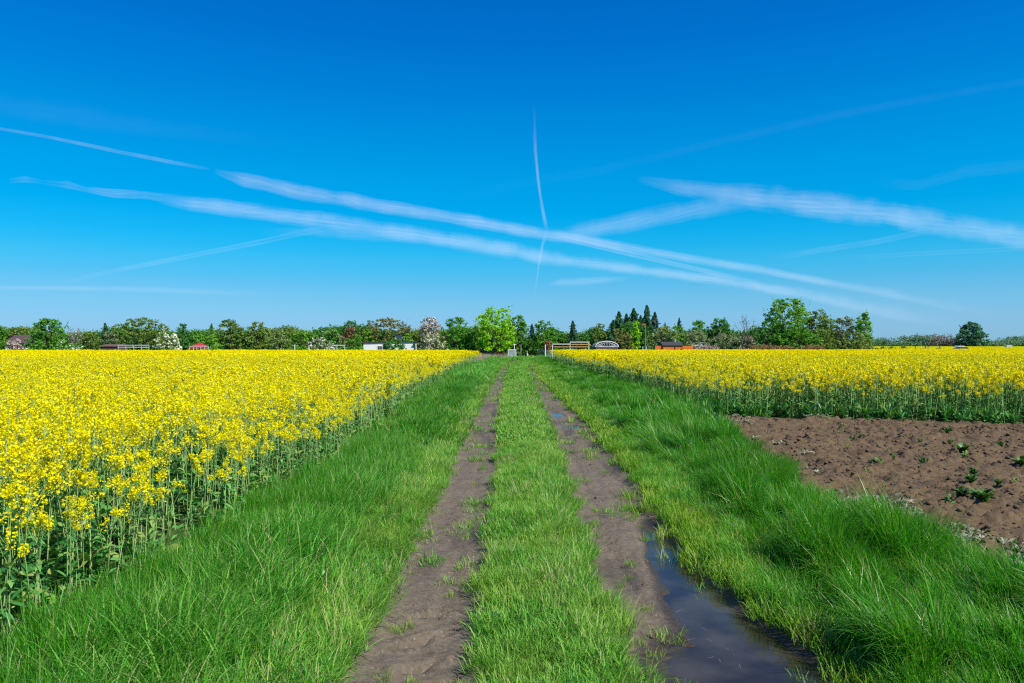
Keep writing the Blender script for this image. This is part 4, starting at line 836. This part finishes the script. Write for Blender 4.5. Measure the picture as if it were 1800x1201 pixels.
shed('cottage', 'cottage with a dark purple tiled roof near the left edge', 14, 48, 90, 1.95, 3.2, P_brick, P_purple, kind='gablex', rise=1.0, over=.3, cat='house', windows=[(.7, 1.5, .5, .5), (-.5, 1.5, .5, .5)])
c = shed('orange_cabin', 'orange wooden cabin with a dark roof behind the right rape field', 1166, 1199, 82.6, 1.72, 2.4, P_orange, P_black, kind='gablex', rise=.34, over=.12, cat='cabin'); MB().box((.25, -.03, .85), (.09, .05, 1.68)).build('door_frame', P_dark, c); MB().tube([(.5, 1.2, 1.95), (.5, 1.2, 2.35)], .12, 8).build('chimney', P_roofg, c)
MB_f = MB(); [MB_f.box((gx(1201 + i * 2.6, 82.4), 82.4, .8), (.15, .03, 1.6)) for i in range(7)]; f = MB_f.build('board_screen', P_orange, None); tag(f, 'short orange board screen right of the orange cabin', 'fence')
MB_f = MB(); [MB_f.box((gx(1153 + i * 2.4, 82.6), 82.6, .8), (.14, .03, 1.6)) for i in range(4)]; f = MB_f.build('board_screen', P_orange, None); tag(f, 'narrow orange board screen left of the orange cabin', 'fence')
shed('grey_hut', 'hut with a pale grey low roof right of the orange cabin', 1222, 1241, 87, 1.6, 2, P_brick, P_roofg, kind='gablex', rise=.42, over=.12)
shed('brown_shed', 'long low brown wooden shed left of the wide olive tree', 178, 206, 86, 1.6, 2.5, P_brick, P_brick, kind='gablex', rise=.2)
# blue white frame under the olive tree
def frame(name, label, px0, px1, Y, h, n, mat, rails=(1.0,), rail_z=None, r=.035, cat='frame'):
    X0, X1 = gx(px0, Y), gx(px1, Y); root = empty(name, ((X0 + X1) / 2, Y, 0)); tag(root, label, cat); w = X1 - X0
    for i in range(n): MB().tube([(-w / 2 + w * i / max(n - 1, 1), 0, 0), (-w / 2 + w * i / max(n - 1, 1) + U(-.03, .03), 0, h)], r, 6).build('post', mat, root)
    for q in rails: MB().box((0, -.045, h * q - .04), (w + .1, .05, .07)).build('rail', mat, root)
    return root
P_bluew = surf('pale_blue_paint', (.50, .58, .66), (.38, .46, .54), 5, .6)
frame('garden_trellis', 'pale blue garden trellis standing below the wide olive tree', 208, 262, 84, 1.72, 5, P_bluew, (1.0, .86))
frame('garden_railing', 'pale railing in front of the red pavilion', 333, 366, 82, 1.62, 6, P_bluew, (1.0,))
frame('garden_trellis', 'pale post frame left of the white shed', 578, 606, 84, 1.72, 3, P_wpaint, (1.0,))
o = MB(); o.tube([(gx(585, 84), 84.1, 1.0), (gx(591, 84), 84.1, 1.7)], .03, 5); o = o.build('brace', P_wpaint); tag(o, 'slanting pale brace leaning inside the post frame', 'pole')
for px, tp, lb in ((518, 606, 'thin white post left of the low blossoming shrub'), (543, 608, 'short white post just left of the low blossoming shrub')):
    o = MB().tube([(gx(px, 82), 82, 0), (gx(px, 82), 82, gz(tp, 82))], .05, 6).build('white_post', P_wpaint); tag(o, lb, 'post')
# red pavilion
r_ = empty('garden_pavilion', (gx(351, 87), 87, 0)); tag(r_, 'garden pavilion with a pointed red cloth roof', 'pavilion')
for sx in (-1, 1):
    for sy in (-1, 1): MB().tube([(sx * .75, sy * .75, 0), (sx * .75, sy * .75, 1.45)], .03, 6).build('leg', P_wpaint, r_)
MB().add([(-.9, -.9, 1.42), (.9, -.9, 1.42), (.9, .9, 1.42), (-.9, .9, 1.42), (0, 0, 2.0), (-.9, -.9, 1.30), (.9, -.9, 1.30), (.9, .9, 1.30), (-.9, .9, 1.30)], [(0, 1, 4), (1, 2, 4), (2, 3, 4), (3, 0, 4), (5, 6, 1, 0), (6, 7, 2, 1), (7, 8, 3, 2), (8, 5, 0, 3)]).build('roof', P_red, r_)
# greenhouse
Yg = 83; g = empty('arched_greenhouse', (gx(1067, Yg), Yg, 0)); tag(g, 'small greenhouse with a white arched roof right of the railing', 'greenhouse'); hw = 1.28
arc = lambda k, rr=1.0: (hw * rr * math.cos(math.pi * k / 20), 1.5 + .62 * rr * math.sin(math.pi * k / 20))
M_film = leafmat('white_film', [(0, (.62, .64, .66)), (1, (.74, .76, .78))], .5, .4, tcol=(1, 1, 1))
MB().add([(arc(k)[0], y, arc(k)[1]) for y in (.03, 3.6) for k in range(21)], [(k, k + 1, k + 22, k + 21) for k in range(20)]).build('roof_film', M_film, g)
b = MB(); b.tube([(arc(k, 1.0)[0], 0, arc(k, 1.0)[1]) for k in range(21)], .05, 5); b.tube([(arc(k, .72)[0], 0, arc(k, .72)[1]) for k in range(21)], .02, 4)
for k in range(2, 19, 2): b.tube([(arc(k, .5)[0] if k != 10 else 0, 0, 1.53), (arc(k)[0], 0, arc(k)[1])], .02, 4)
b.box((0, 0, 1.5), (2 * hw, .05, .06)); b.build('arch_frame', P_wpaint, g)
MB().box((0, 1.8, .74), (2 * hw - .1, 3.5, 1.47)).build('base_wall', P_brick, g)
MB().prism([(arc(k, .96)[0], arc(k, .96)[1]) for k in range(21)], .08, .10).build('pane', P_dark, g)
# white railing by the gate
r_ = empty('garden_fence', (gx(1004, 80), 80, 0)); tag(r_, 'white pipe fence with two top rails right of the garden gate', 'fence')
q = lambda px: gx(px, 80) - gx(1004, 80)
for px, h in ((971, 1.78), (1002, 2.0), (1035, 2.0)): MB().tube([(q(px), 0, 0), (q(px), 0, h)], .045, 6).build('post', P_wpaint, r_)
for a, c2, z, mt in ((971, 1002, 1.80, P_wpaint), (1002, 1036, 2.02, P_wpaint), (1002, 1038, 1.77, P_pine), (973, 1034, 1.50, P_pine)): MB().box(((q(a) + q(c2)) / 2, -.055, z), (q(c2) - q(a), .05, .075)).build('rail', mt, r_)
# gate leaf, posts, mesh fence
Y = 88; g = empty('garden_gate', (gx(900, Y), Y, 0), .25); tag(g, 'open pale metal gate leaf standing left of the track end', 'gate')
fr = MB()
for x in (-.48, .48): fr.tube([(x, 0, .03), (x, 0, 1.18)], .035, 6)
for z in (.06, 1.15): fr.tube([(-.48, 0, z), (.48, 0, z)], .03, 6)
fr.build('gate_frame', P_wpaint, g)
m_ = MB()
for i in range(9): m_.box((-.40 + i * .1, 0, .6), (.055, .012, 1.04))
m_.build('mesh_panel', P_metal, g)
m_ = MB(); [m_.box((0, .015, .2 + i * .2), (.94, .012, .03)) for i in range(5)]; m_.build('cross_bar', P_bluew, g)
for px, tp, Yp, mt, nm, lb in ((915.5, 606, 86, P_wood, 'fence_post', 'weathered wooden post right of the open gate leaf'), (958.5, 606, 85, P_wpaint, 'gate_post', 'white metal post at the right side of the track end'), (947, 609, 87, P_green, 'gate_post', 'dark green post of the mesh fence by the track end')):
    o = MB().tube([(gx(px, Yp), Yp, 0), (gx(px, Yp), Yp, gz(tp, Yp))], .06, 7).build(nm, mt); tag(o, lb, 'post')
o = MB().tube([(gx(904, 88.5), 88.5, 0), (gx(904, 88.5), 88.5, 1.75)], .05, 7).box((gx(905, 88.5), 88.5, 1.78), (.34, .1, .1)).build('gate_post', P_wpaint); tag(o, 'white post with a short cap just behind the open gate leaf', 'post')
m_ = MB(); X0, X1 = gx(946, 87), gx(958, 87)
for i in range(14): m_.box((X0 + (X1 - X0) * i / 13, 87.05, .62), (.012, .012, 1.2))
for i in range(9): m_.box(((X0 + X1) / 2, 87.07, .08 + i * .14), (X1 - X0, .012, .012))
o = m_.build('mesh_fence', P_green); tag(o, 'short dark green mesh fence at the right of the track end', 'fence')
m_ = MB(); X0, X1 = gx(959.5, 86), gx(972, 86)
for i in range(14): m_.box((X0 + (X1 - X0) * i / 13, 86.05, .6), (.012, .012, 1.15))
for i in range(9): m_.box(((X0 + X1) / 2, 86.07, .08 + i * .13), (X1 - X0, .012, .012))
o = m_.build('mesh_fence', P_metal); tag(o, 'short grey mesh fence between the white post and the rape corner', 'fence')
o = MB().tube([(gx(927.5, 92), 92, 0), (gx(927, 92), 92, .55), (gx(926, 92), 92, .8)], [.12, .10, .05], 7).tube([(gx(926, 92), 92, .7), (gx(926.6, 92), 91.9, .95)], [.04, .07], 6).build('garden_stake', surf('pale_stone', (.62, .58, .50), (.5, .46, .40), 6, .8)); tag(o, 'small pale stump figure on the grass beyond the track end', 'stake')
# lamp post
Yl = 84; l = empty('lamp_post', (gx(1134.5, Yl), Yl, 0)); tag(l, 'rusty orange lamp post with a boxy head in front of the conifers', 'lamp post')
H = gz(569.5, Yl); MB().tube([(0, 0, 0), (0, 0, H * .5), (0, 0, H)], [.07, .055, .045], 7).build('pole', P_rust, l); MB().box((-.16, 0, H - .08), (.42, .22, .16), 0).box((-.2, 0, H - .19), (.3, .16, .06)).build('lamp_head', P_rust, l)
for px, lb in ((1133, 'bluish post left of the lamp post foot'), (1139, 'pale post right of the lamp post foot')):
    o = MB().tube([(gx(px, 82) - .2, 82, 0), (gx(px, 82) - .2, 82, gz(609, 82))], .05, 6).build('fence_post', P_bluew); tag(o, lb, 'post')
# trestles and posts in the far right field
def trestle(px, Y, top, label):
    h = gz(top, Y) + .2; r = empty('wooden_trestle', (gx(px, Y), Y, -.2)); tag(r, label, 'trestle', 'wooden trestles in the far right field')
    for a, b in ((-.35, 0), (.22, .02)): MB().tube([(a, 0, 0), (b, 0, h)], .055, 5).build('leg', P_wood, r)
    MB().tube([(.02, -.1, h * .86), (.30, 1.5, h * .8)], .04, 5).build('beam', P_wood, r)
trestle(1627, 104, 608.5, 'dark wooden trestle, left one of two beyond the right rape field'); trestle(1652, 104, 608.5, 'dark wooden trestle, right one of two beyond the right rape field')
for px, tp, Y, lb in ((1609, 609, 108, 'single dark stake left of the two wooden trestles'), (1631.5, 609, 112, 'single dark stake just behind the left wooden trestle'), (1581, 610.5, 104, 'short reddish stake near the slim tree'), (1574, 610, 106, 'slanting thin stake nearest the slim tree')):
    o = MB().tube([(gx(px, Y), Y, -.25), (gx(px, Y) + U(-.15, .15), Y, gz(tp, Y))], .06, 5).build('field_stake', P_wood if px != 1581 else P_rust); tag(o, lb, 'stake')
for px, w, Y, lb in ((1566, 12, 101, 'small dark green bush between the slim tree and the reddish stake'), (1588, 9, 101, 'small dark green bush right of the reddish stake'), (1552, 12, 101, 'low green bush at the foot of the slim tree on its right')):
    T('field_bush', lb, px, w, 609.5, Y, 'green', 'bush', .0, leaf=.14, dens=8, cat='bush', group='bushes at the edge of the far field')
# vehicles
def car(name, label, px, Y, zg, L_, W_, Hc, paint, rz, cat='car', van=False):
    M_paint = surf(name + '_paint', paint, tuple(x * .9 for x in paint), 2, .3); r = empty(name, (gx(px, Y), Y, zg), rz); tag(r, label, cat)
    l = L_ / 2; b = .32
    if van: prof = [(-l, b), (l, b), (l, .95), (l - .55, 1.15), (l - 1.15, Hc - .03), (l - 1.4, Hc), (-l + .06, Hc), (-l, Hc - .1)]
    else: prof = [(-l, b), (l, b), (l, .72), (l - .12, .86), (l - 1.2, .98), (l - 1.95, Hc - .05), (l - 2.3, Hc), (-l + .55, Hc - .04), (-l + .12, .98), (-l, .9)]
    MB().prism(prof, -W_ / 2, W_ / 2).build('body', M_paint, r)
    for s in (-1, 1):
        y = s * (W_ / 2 + .004)
        pr = [(l - 1.32, 1.0), (l - 1.98, Hc - .13), (-l + .66, Hc - .13), (-l + .34, 1.0)] if not van else [(l - .75, 1.18), (l - 1.2, Hc - .18), (l - 2.1, Hc - .18), (l - 2.1, 1.18)]
        MB().prism(pr, min(y, y + s * .006), max(y, y + s * .006)).build('side_window', P_glass, r)
        for x in (-l + .82, l - .85):
            ty = MB(); ty.tube([(x, s * (W_ / 2 - .2), .33), (x, s * (W_ / 2 + .02), .33)], .33, 16); tt = ty.build('wheel', P_tyre, r); MB().tube([(x, s * (W_ / 2 + .0), .33), (x, s * (W_ / 2 + .03), .33)], .19, 12).build('rim', P_metal, tt)
        MB().box((l - .03, s * (W_ / 2 - .28), .70), (.08, .34, .14)).build('headlight', P_wpaint, r)
        MB().box((-l + .02, s * (W_ / 2 - .16), .85), (.07, .2, .24)).build('tail_light', P_red, r)
        MB().box((l - 1.55, s * (W_ / 2 + .08), 1.04), (.10, .16, .10)).build('wing_mirror', M_paint, r)
    if not van:
        MB().add([(l - 1.22, -W_ / 2 + .12, .995), (l - 1.22, W_ / 2 - .12, .995), (l - 1.93, W_ / 2 - .2, Hc - .055), (l - 1.93, -W_ / 2 + .2, Hc - .055), (l - 1.21, -W_ / 2 + .12, 1.01), (l - 1.21, W_ / 2 - .12, 1.01), (l - 1.92, W_ / 2 - .2, Hc - .04), (l - 1.92, -W_ / 2 + .2, Hc - .04)], [(0, 1, 2, 3), (7, 6, 5, 4), (0, 4, 5, 1), (3, 2, 6, 7), (0, 3, 7, 4), (1, 5, 6, 2)]).build('windscreen', P_glass, r)
P_glass = surf('car_glass', (.10, .16, .22), (.08, .12, .17), 2, .08); P_tyre = surf('tyre', (.02, .02, .02), (.03, .03, .03), 5, .9)
car('parked_car', 'dark blue car half hidden in the far right rape field', 1683, 140, gz(610.2, 140) - 1.42, 4.3, 1.7, 1.42, (.015, .025, .06), 2.6)
car('parked_van', 'white van behind the dark blue car', 1684, 330, gz(608.0, 330) - 1.9, 4.6, 1.8, 1.9, (.75, .75, .74), 2.9, 'van', True)
car('parked_van', 'tiny white van far off at the right edge of the woods', 1772, 300, gz(606.6, 300) - 1.9, 4.6, 1.8, 1.9, (.75, .75, .74), 1.2, 'van', True)

# ------------------------------------------------------------------ high thin clouds left by aircraft
ALT = 2600.0
def trail_mat(i, dens, streak, fuzz):
    m, t, N, L = newmat('ice_cloud_%d' % i)
    tcn = N('ShaderNodeTexCoord')
    def mth(op, a, b=None, c=None):
        n = N('ShaderNodeMath', operation=op)
        for k, q in enumerate((a, b, c)):
            if q is None: continue
            if isinstance(q, (int, float)): n.inputs[k].default_value = q
            else: L(q, n.inputs[k])
        return n.outputs[0]
    def noise(scale, rot, off, det, ro, dist=0):
        r = N('ShaderNodeMapping'); r.inputs['Rotation'].default_value = (0, 0, rot); r.inputs['Location'].default_value = (i * 7.7 + off, i * 3.1, 0); L(tcn.outputs['UV'], r.inputs[0])
        q = N('ShaderNodeMapping'); q.inputs['Scale'].default_value = (*scale, 1); L(r.outputs[0], q.inputs[0])
        n = N('ShaderNodeTexNoise'); n.inputs['Scale'].default_value = 1; n.inputs['Detail'].default_value = det; n.inputs['Roughness'].default_value = ro; n.inputs['Distortion'].default_value = dist; L(q.outputs[0], n.inputs['Vector']); return n.outputs[0]
    fib = noise((.5, 4.6), .10, 0, 9, .62, .25)       # fibres drawn out slightly across the trail
    big = noise((.7, .5), 0, 5, 4, .6)                  # billows along it
    s = N('ShaderNodeSeparateXYZ'); L(tcn.outputs['UV'], s.inputs[0]); v = mth('ABSOLUTE', s.outputs['Y'])
    at = N('ShaderNodeAttribute', attribute_name='dens')
    e = mth('MULTIPLY_ADD', mth('SUBTRACT', fib, .5), fuzz * 1.5, v); e = mth('MULTIPLY_ADD', mth('SUBTRACT', big, .5), fuzz * 1.5, e)
    mr = N('ShaderNodeMapRange', interpolation_type='SMOOTHSTEP'); mr.inputs[1].default_value = .80; mr.inputs[2].default_value = .02; L(e, mr.inputs[0])
    edge = N('ShaderNodeMapRange', interpolation_type='SMOOTHSTEP'); edge.inputs[1].default_value = 1.0; edge.inputs[2].default_value = .6; L(v, edge.inputs[0])
    tex = N('ShaderNodeMapRange'); tex.inputs[1].default_value = .34; tex.inputs[2].default_value = .68; tex.inputs[3].default_value = .22; tex.inputs[4].default_value = 1.05; L(fib, tex.inputs[0])
    a = mth('MULTIPLY', mr.outputs[0], tex.outputs[0]); a = mth('MULTIPLY', a, edge.outputs[0]); a = mth('MULTIPLY', a, at.outputs['Fac']); a = mth('MULTIPLY', a, dens * (.28 if dens > .3 else .10)); a = mth('MINIMUM', a, .8)
    df = N('ShaderNodeBsdfDiffuse'); df.inputs[0].default_value = (.95, .96, 1, 1); tl = N('ShaderNodeBsdfTranslucent'); tl.inputs[0].default_value = (1, 1, 1, 1)
    c = N('ShaderNodeMixShader'); c.inputs[0].default_value = .6; L(df.outputs[0], c.inputs[1]); L(tl.outputs[0], c.inputs[2])
    tp = N('ShaderNodeBsdfTransparent'); mx = N('ShaderNodeMixShader'); L(a, mx.inputs[0]); L(tp.outputs[0], mx.inputs[1]); L(c.outputs[0], mx.inputs[2])
    o = N('ShaderNodeOutputMaterial'); L(mx.outputs[0], o.inputs[0]); return m
def trail(i, label, path, dens=.5, streak=9, fuzz=.9, cat='vapour trail'):
    """path: (px, py, half width px, density); built as a flat-bottomed lens of ice cloud at one altitude"""
    P = np.array(path, float); n = 90; t = np.linspace(0, len(P) - 1, n); k = np.arange(len(P)); P[0, 3] = 0 if 5 < P[0, 0] < 1795 else P[0, 3]; P[-1, 3] = 0 if 5 < P[-1, 0] < 1795 else P[-1, 3]
    px, py, hw, dn = [np.interp(t, k, P[:, j]) for j in range(4)]
    dx, dy = np.gradient(px), np.gradient(py); l = np.hypot(dx, dy); nx_, ny_ = -dy / l, dx / l
    arc_ = np.concatenate([[0], np.cumsum(np.hypot(np.diff(px), np.diff(py)))]) / max(45, 2.2 * hw.mean()); ex_ = 1.12; hw = hw * ex_
    def g(qx, qy):
        tt = (ALT - CAM_H) / ((HY - qy) / FPX); return np.stack([(qx - CX) / FPX * tt, tt], 1)
    A = g(px - nx_ * hw, np.minimum(py - ny_ * hw, 594)); B = g(px + nx_ * hw, np.minimum(py + ny_ * hw, 594)); wd = np.linalg.norm(A - B, axis=1)
    m = 9; V = []; UVv = []; dd = []
    for s, side in enumerate((0, 1)):
        for j in range(m):
            f = j / (m - 1); q = A * (1 - f) + B * f; z = ALT + (side * 2 - 1) * .05 * np.minimum(wd, 900) * math.sqrt(max(1 - (2 * f - 1) ** 2, 0))
            V.append(np.concatenate([q, z[:, None]], 1)); UVv.append(np.stack([arc_, np.full(n, 2 * f - 1)], 1)); dd.append(dn)
    V = np.concatenate(V); UVv = np.concatenate(UVv); dd = np.concatenate(dd); F = []
    for s in range(2):
        for j in range(m - 1):
            a = (s * m + j) * n; b = a + n
            for q in range(n - 1): F.append((a + q, a + q + 1, b + q + 1, b + q))
    o = mesh_np('vapour_trail', V, np.array(F), trail_mat(i, dens, streak, fuzz), {'dens': ('POINT', dd)}, smoothf=True)
    uv = o.data.uv_layers.new(name='UVMap'); li = np.zeros(len(o.data.loops), np.int32); o.data.loops.foreach_get('vertex_index', li); uv.data.foreach_set('uv', UVv[li].astype(np.float32).ravel())
    tag(o, label, cat, 'vapour trails and thin clouds in the sky')
trail(1, 'thin bright vapour trail sloping down from the left edge', [(-20, 223, 3, .6), (80, 240, 3, .8), (200, 265, 3.5, .9), (300, 285, 3.5, .9), (372, 298, 2.5, .3)], .65, 14, .8)
trail(2, 'upper of the two long white trails running from left to the crossing', [(375, 300, 4, .3), (430, 317, 12, .9), (520, 335, 15, .9), (640, 357, 14, 1), (760, 377, 12, 1), (880, 398, 13, 1.1), (965, 413, 12, 1.0), (1050, 424, 10, .5), (1090, 432, 8, 0)], .85, 12, .8)
trail(3, 'lower of the two long white trails left of the crossing', [(275, 350, 6, .4), (340, 358, 15, .9), (460, 373, 16, .95), (600, 393, 18, .9), (720, 410, 17, .9), (850, 432, 18, 1), (960, 452, 17, 1), (1100, 470, 13, 1), (1250, 490, 12, .9), (1400, 514, 13, .7), (1560, 545, 18, .35), (1680, 562, 20, .0)], .8, 18, .8)
trail(4, 'long white trail descending to the right from the crossing', [(950, 408, 12, .3), (1080, 431, 9, 1), (1200, 452, 9, .95), (1330, 473, 9, .9), (1450, 495, 9, .7), (1560, 515, 12, .45), (1680, 538, 14, .15), (1760, 550, 14, 0)], .8, 16, .7)
trail(5, 'thin sharp vapour trail between the two long ones right of the crossing', [(960, 412, 4, .6), (1030, 428, 4, .9), (1110, 447, 4, 1), (1180, 463, 4, .9), (1290, 488, 4, .5), (1340, 498, 4, 0)], .8, 14, .6)
trail(6, 'broad feathery white cloud band at the right, curving down to the right edge', [(1120, 314, 5, .2), (1200, 330, 15, .75), (1320, 345, 26, .95), (1440, 358, 30, 1), (1560, 375, 28, .9), (1680, 395, 28, .9), (1830, 418, 27, .85)], .72, 11, .9, 'cloud')
trail(7, 'feathery band rising from the crossing to the broad right cloud', [(960, 418, 16, .9), (1040, 402, 20, .8), (1120, 388, 21, .7), (1210, 370, 22, .65), (1300, 355, 20, .4), (1380, 345, 16, 0)], .62, 9, .9, 'cloud')
trail(8, 'short vertical vapour trail above the crossing', [(939, 185, 4, .1), (940, 240, 5, .3), (943, 290, 3.5, .95), (949, 340, 3.5, .8), (957, 385, 4.5, .7), (962, 405, 5, .6)], .65, 9, .9)
trail(9, 'faint vertical vapour trail below the crossing', [(963, 400, 7, .6), (954, 430, 4, .8), (948, 460, 3, .7), (943, 495, 3, .35), (938, 530, 3, 0)], .6, 6, .8)
trail(10, 'faint straight trail rising to the right at the left side, low', [(85, 502, 3, .2), (200, 476, 4, .7), (330, 451, 4, .9), (450, 427, 4, .9), (540, 407, 5, .6), (590, 399, 5, 0)], .42, 14, .5)
trail(11, 'very faint long trail climbing to the upper right corner', [(760, 358, 8, 0), (900, 325, 8, .25), (1050, 300, 9, .35), (1250, 252, 9, .5), (1480, 200, 9, .55), (1660, 168, 8, .5), (1830, 138, 8, .5)], .16, 14, .5)
trail(12, 'broken wisps in line with the lower long trail at the far left', [(15, 318, 5, 0), (45, 315, 5, .5), (75, 320, 4, .1), (120, 325, 6, .45), (150, 333, 4, .2), (200, 340, 7, .9), (260, 344, 6, .6), (330, 352, 8, .3)], .75, 9, 1.2, 'cloud')
trail(13, 'soft pale strip low over the left gardens', [(-20, 506, 5, .8), (120, 506, 6, .9), (260, 509, 7, .8), (400, 514, 8, .4), (520, 516, 8, 0)], .38, 10, .6, 'cloud')
trail(14, 'small soft oval cloud low right of the vertical trail', [(962, 500, 4, 0), (985, 497, 9, .8), (1020, 495, 9, .9), (1060, 492, 8, .8), (1110, 489, 5, 0)], .5, 4, .6, 'cloud')
trail(15, 'faint trail rising to the right under the broad right cloud', [(1350, 455, 4, 0), (1440, 440, 5, .7), (1540, 425, 5, .8), (1620, 408, 6, .5), (1680, 400, 6, 0)], .4, 10, .6)
trail(16, 'very faint flat trail near the right edge', [(1440, 455, 3, .2), (1600, 447, 3, .6), (1820, 436, 3, .7)], .32, 14, .5)
trail(17, 'thin grey wedge under the lower long trail left of the crossing', [(455, 408, 6, .2), (560, 407, 10, .7), (680, 416, 12, .7), (800, 424, 10, .4), (880, 432, 8, 0)], .38, 9, .7, 'cloud')
trail(18, 'faint broad veil high at the upper left', [(-20, 180, 26, .6), (150, 205, 28, .6), (320, 230, 18, .4), (520, 255, 12, 0)], .16, 6, .6, 'cloud')
trail(19, 'faint wisps at the right edge above the broad cloud', [(1540, 322, 10, .3), (1620, 325, 8, .7), (1700, 300, 10, .6), (1820, 290, 12, .6)], .22, 7, 1.3, 'cloud')
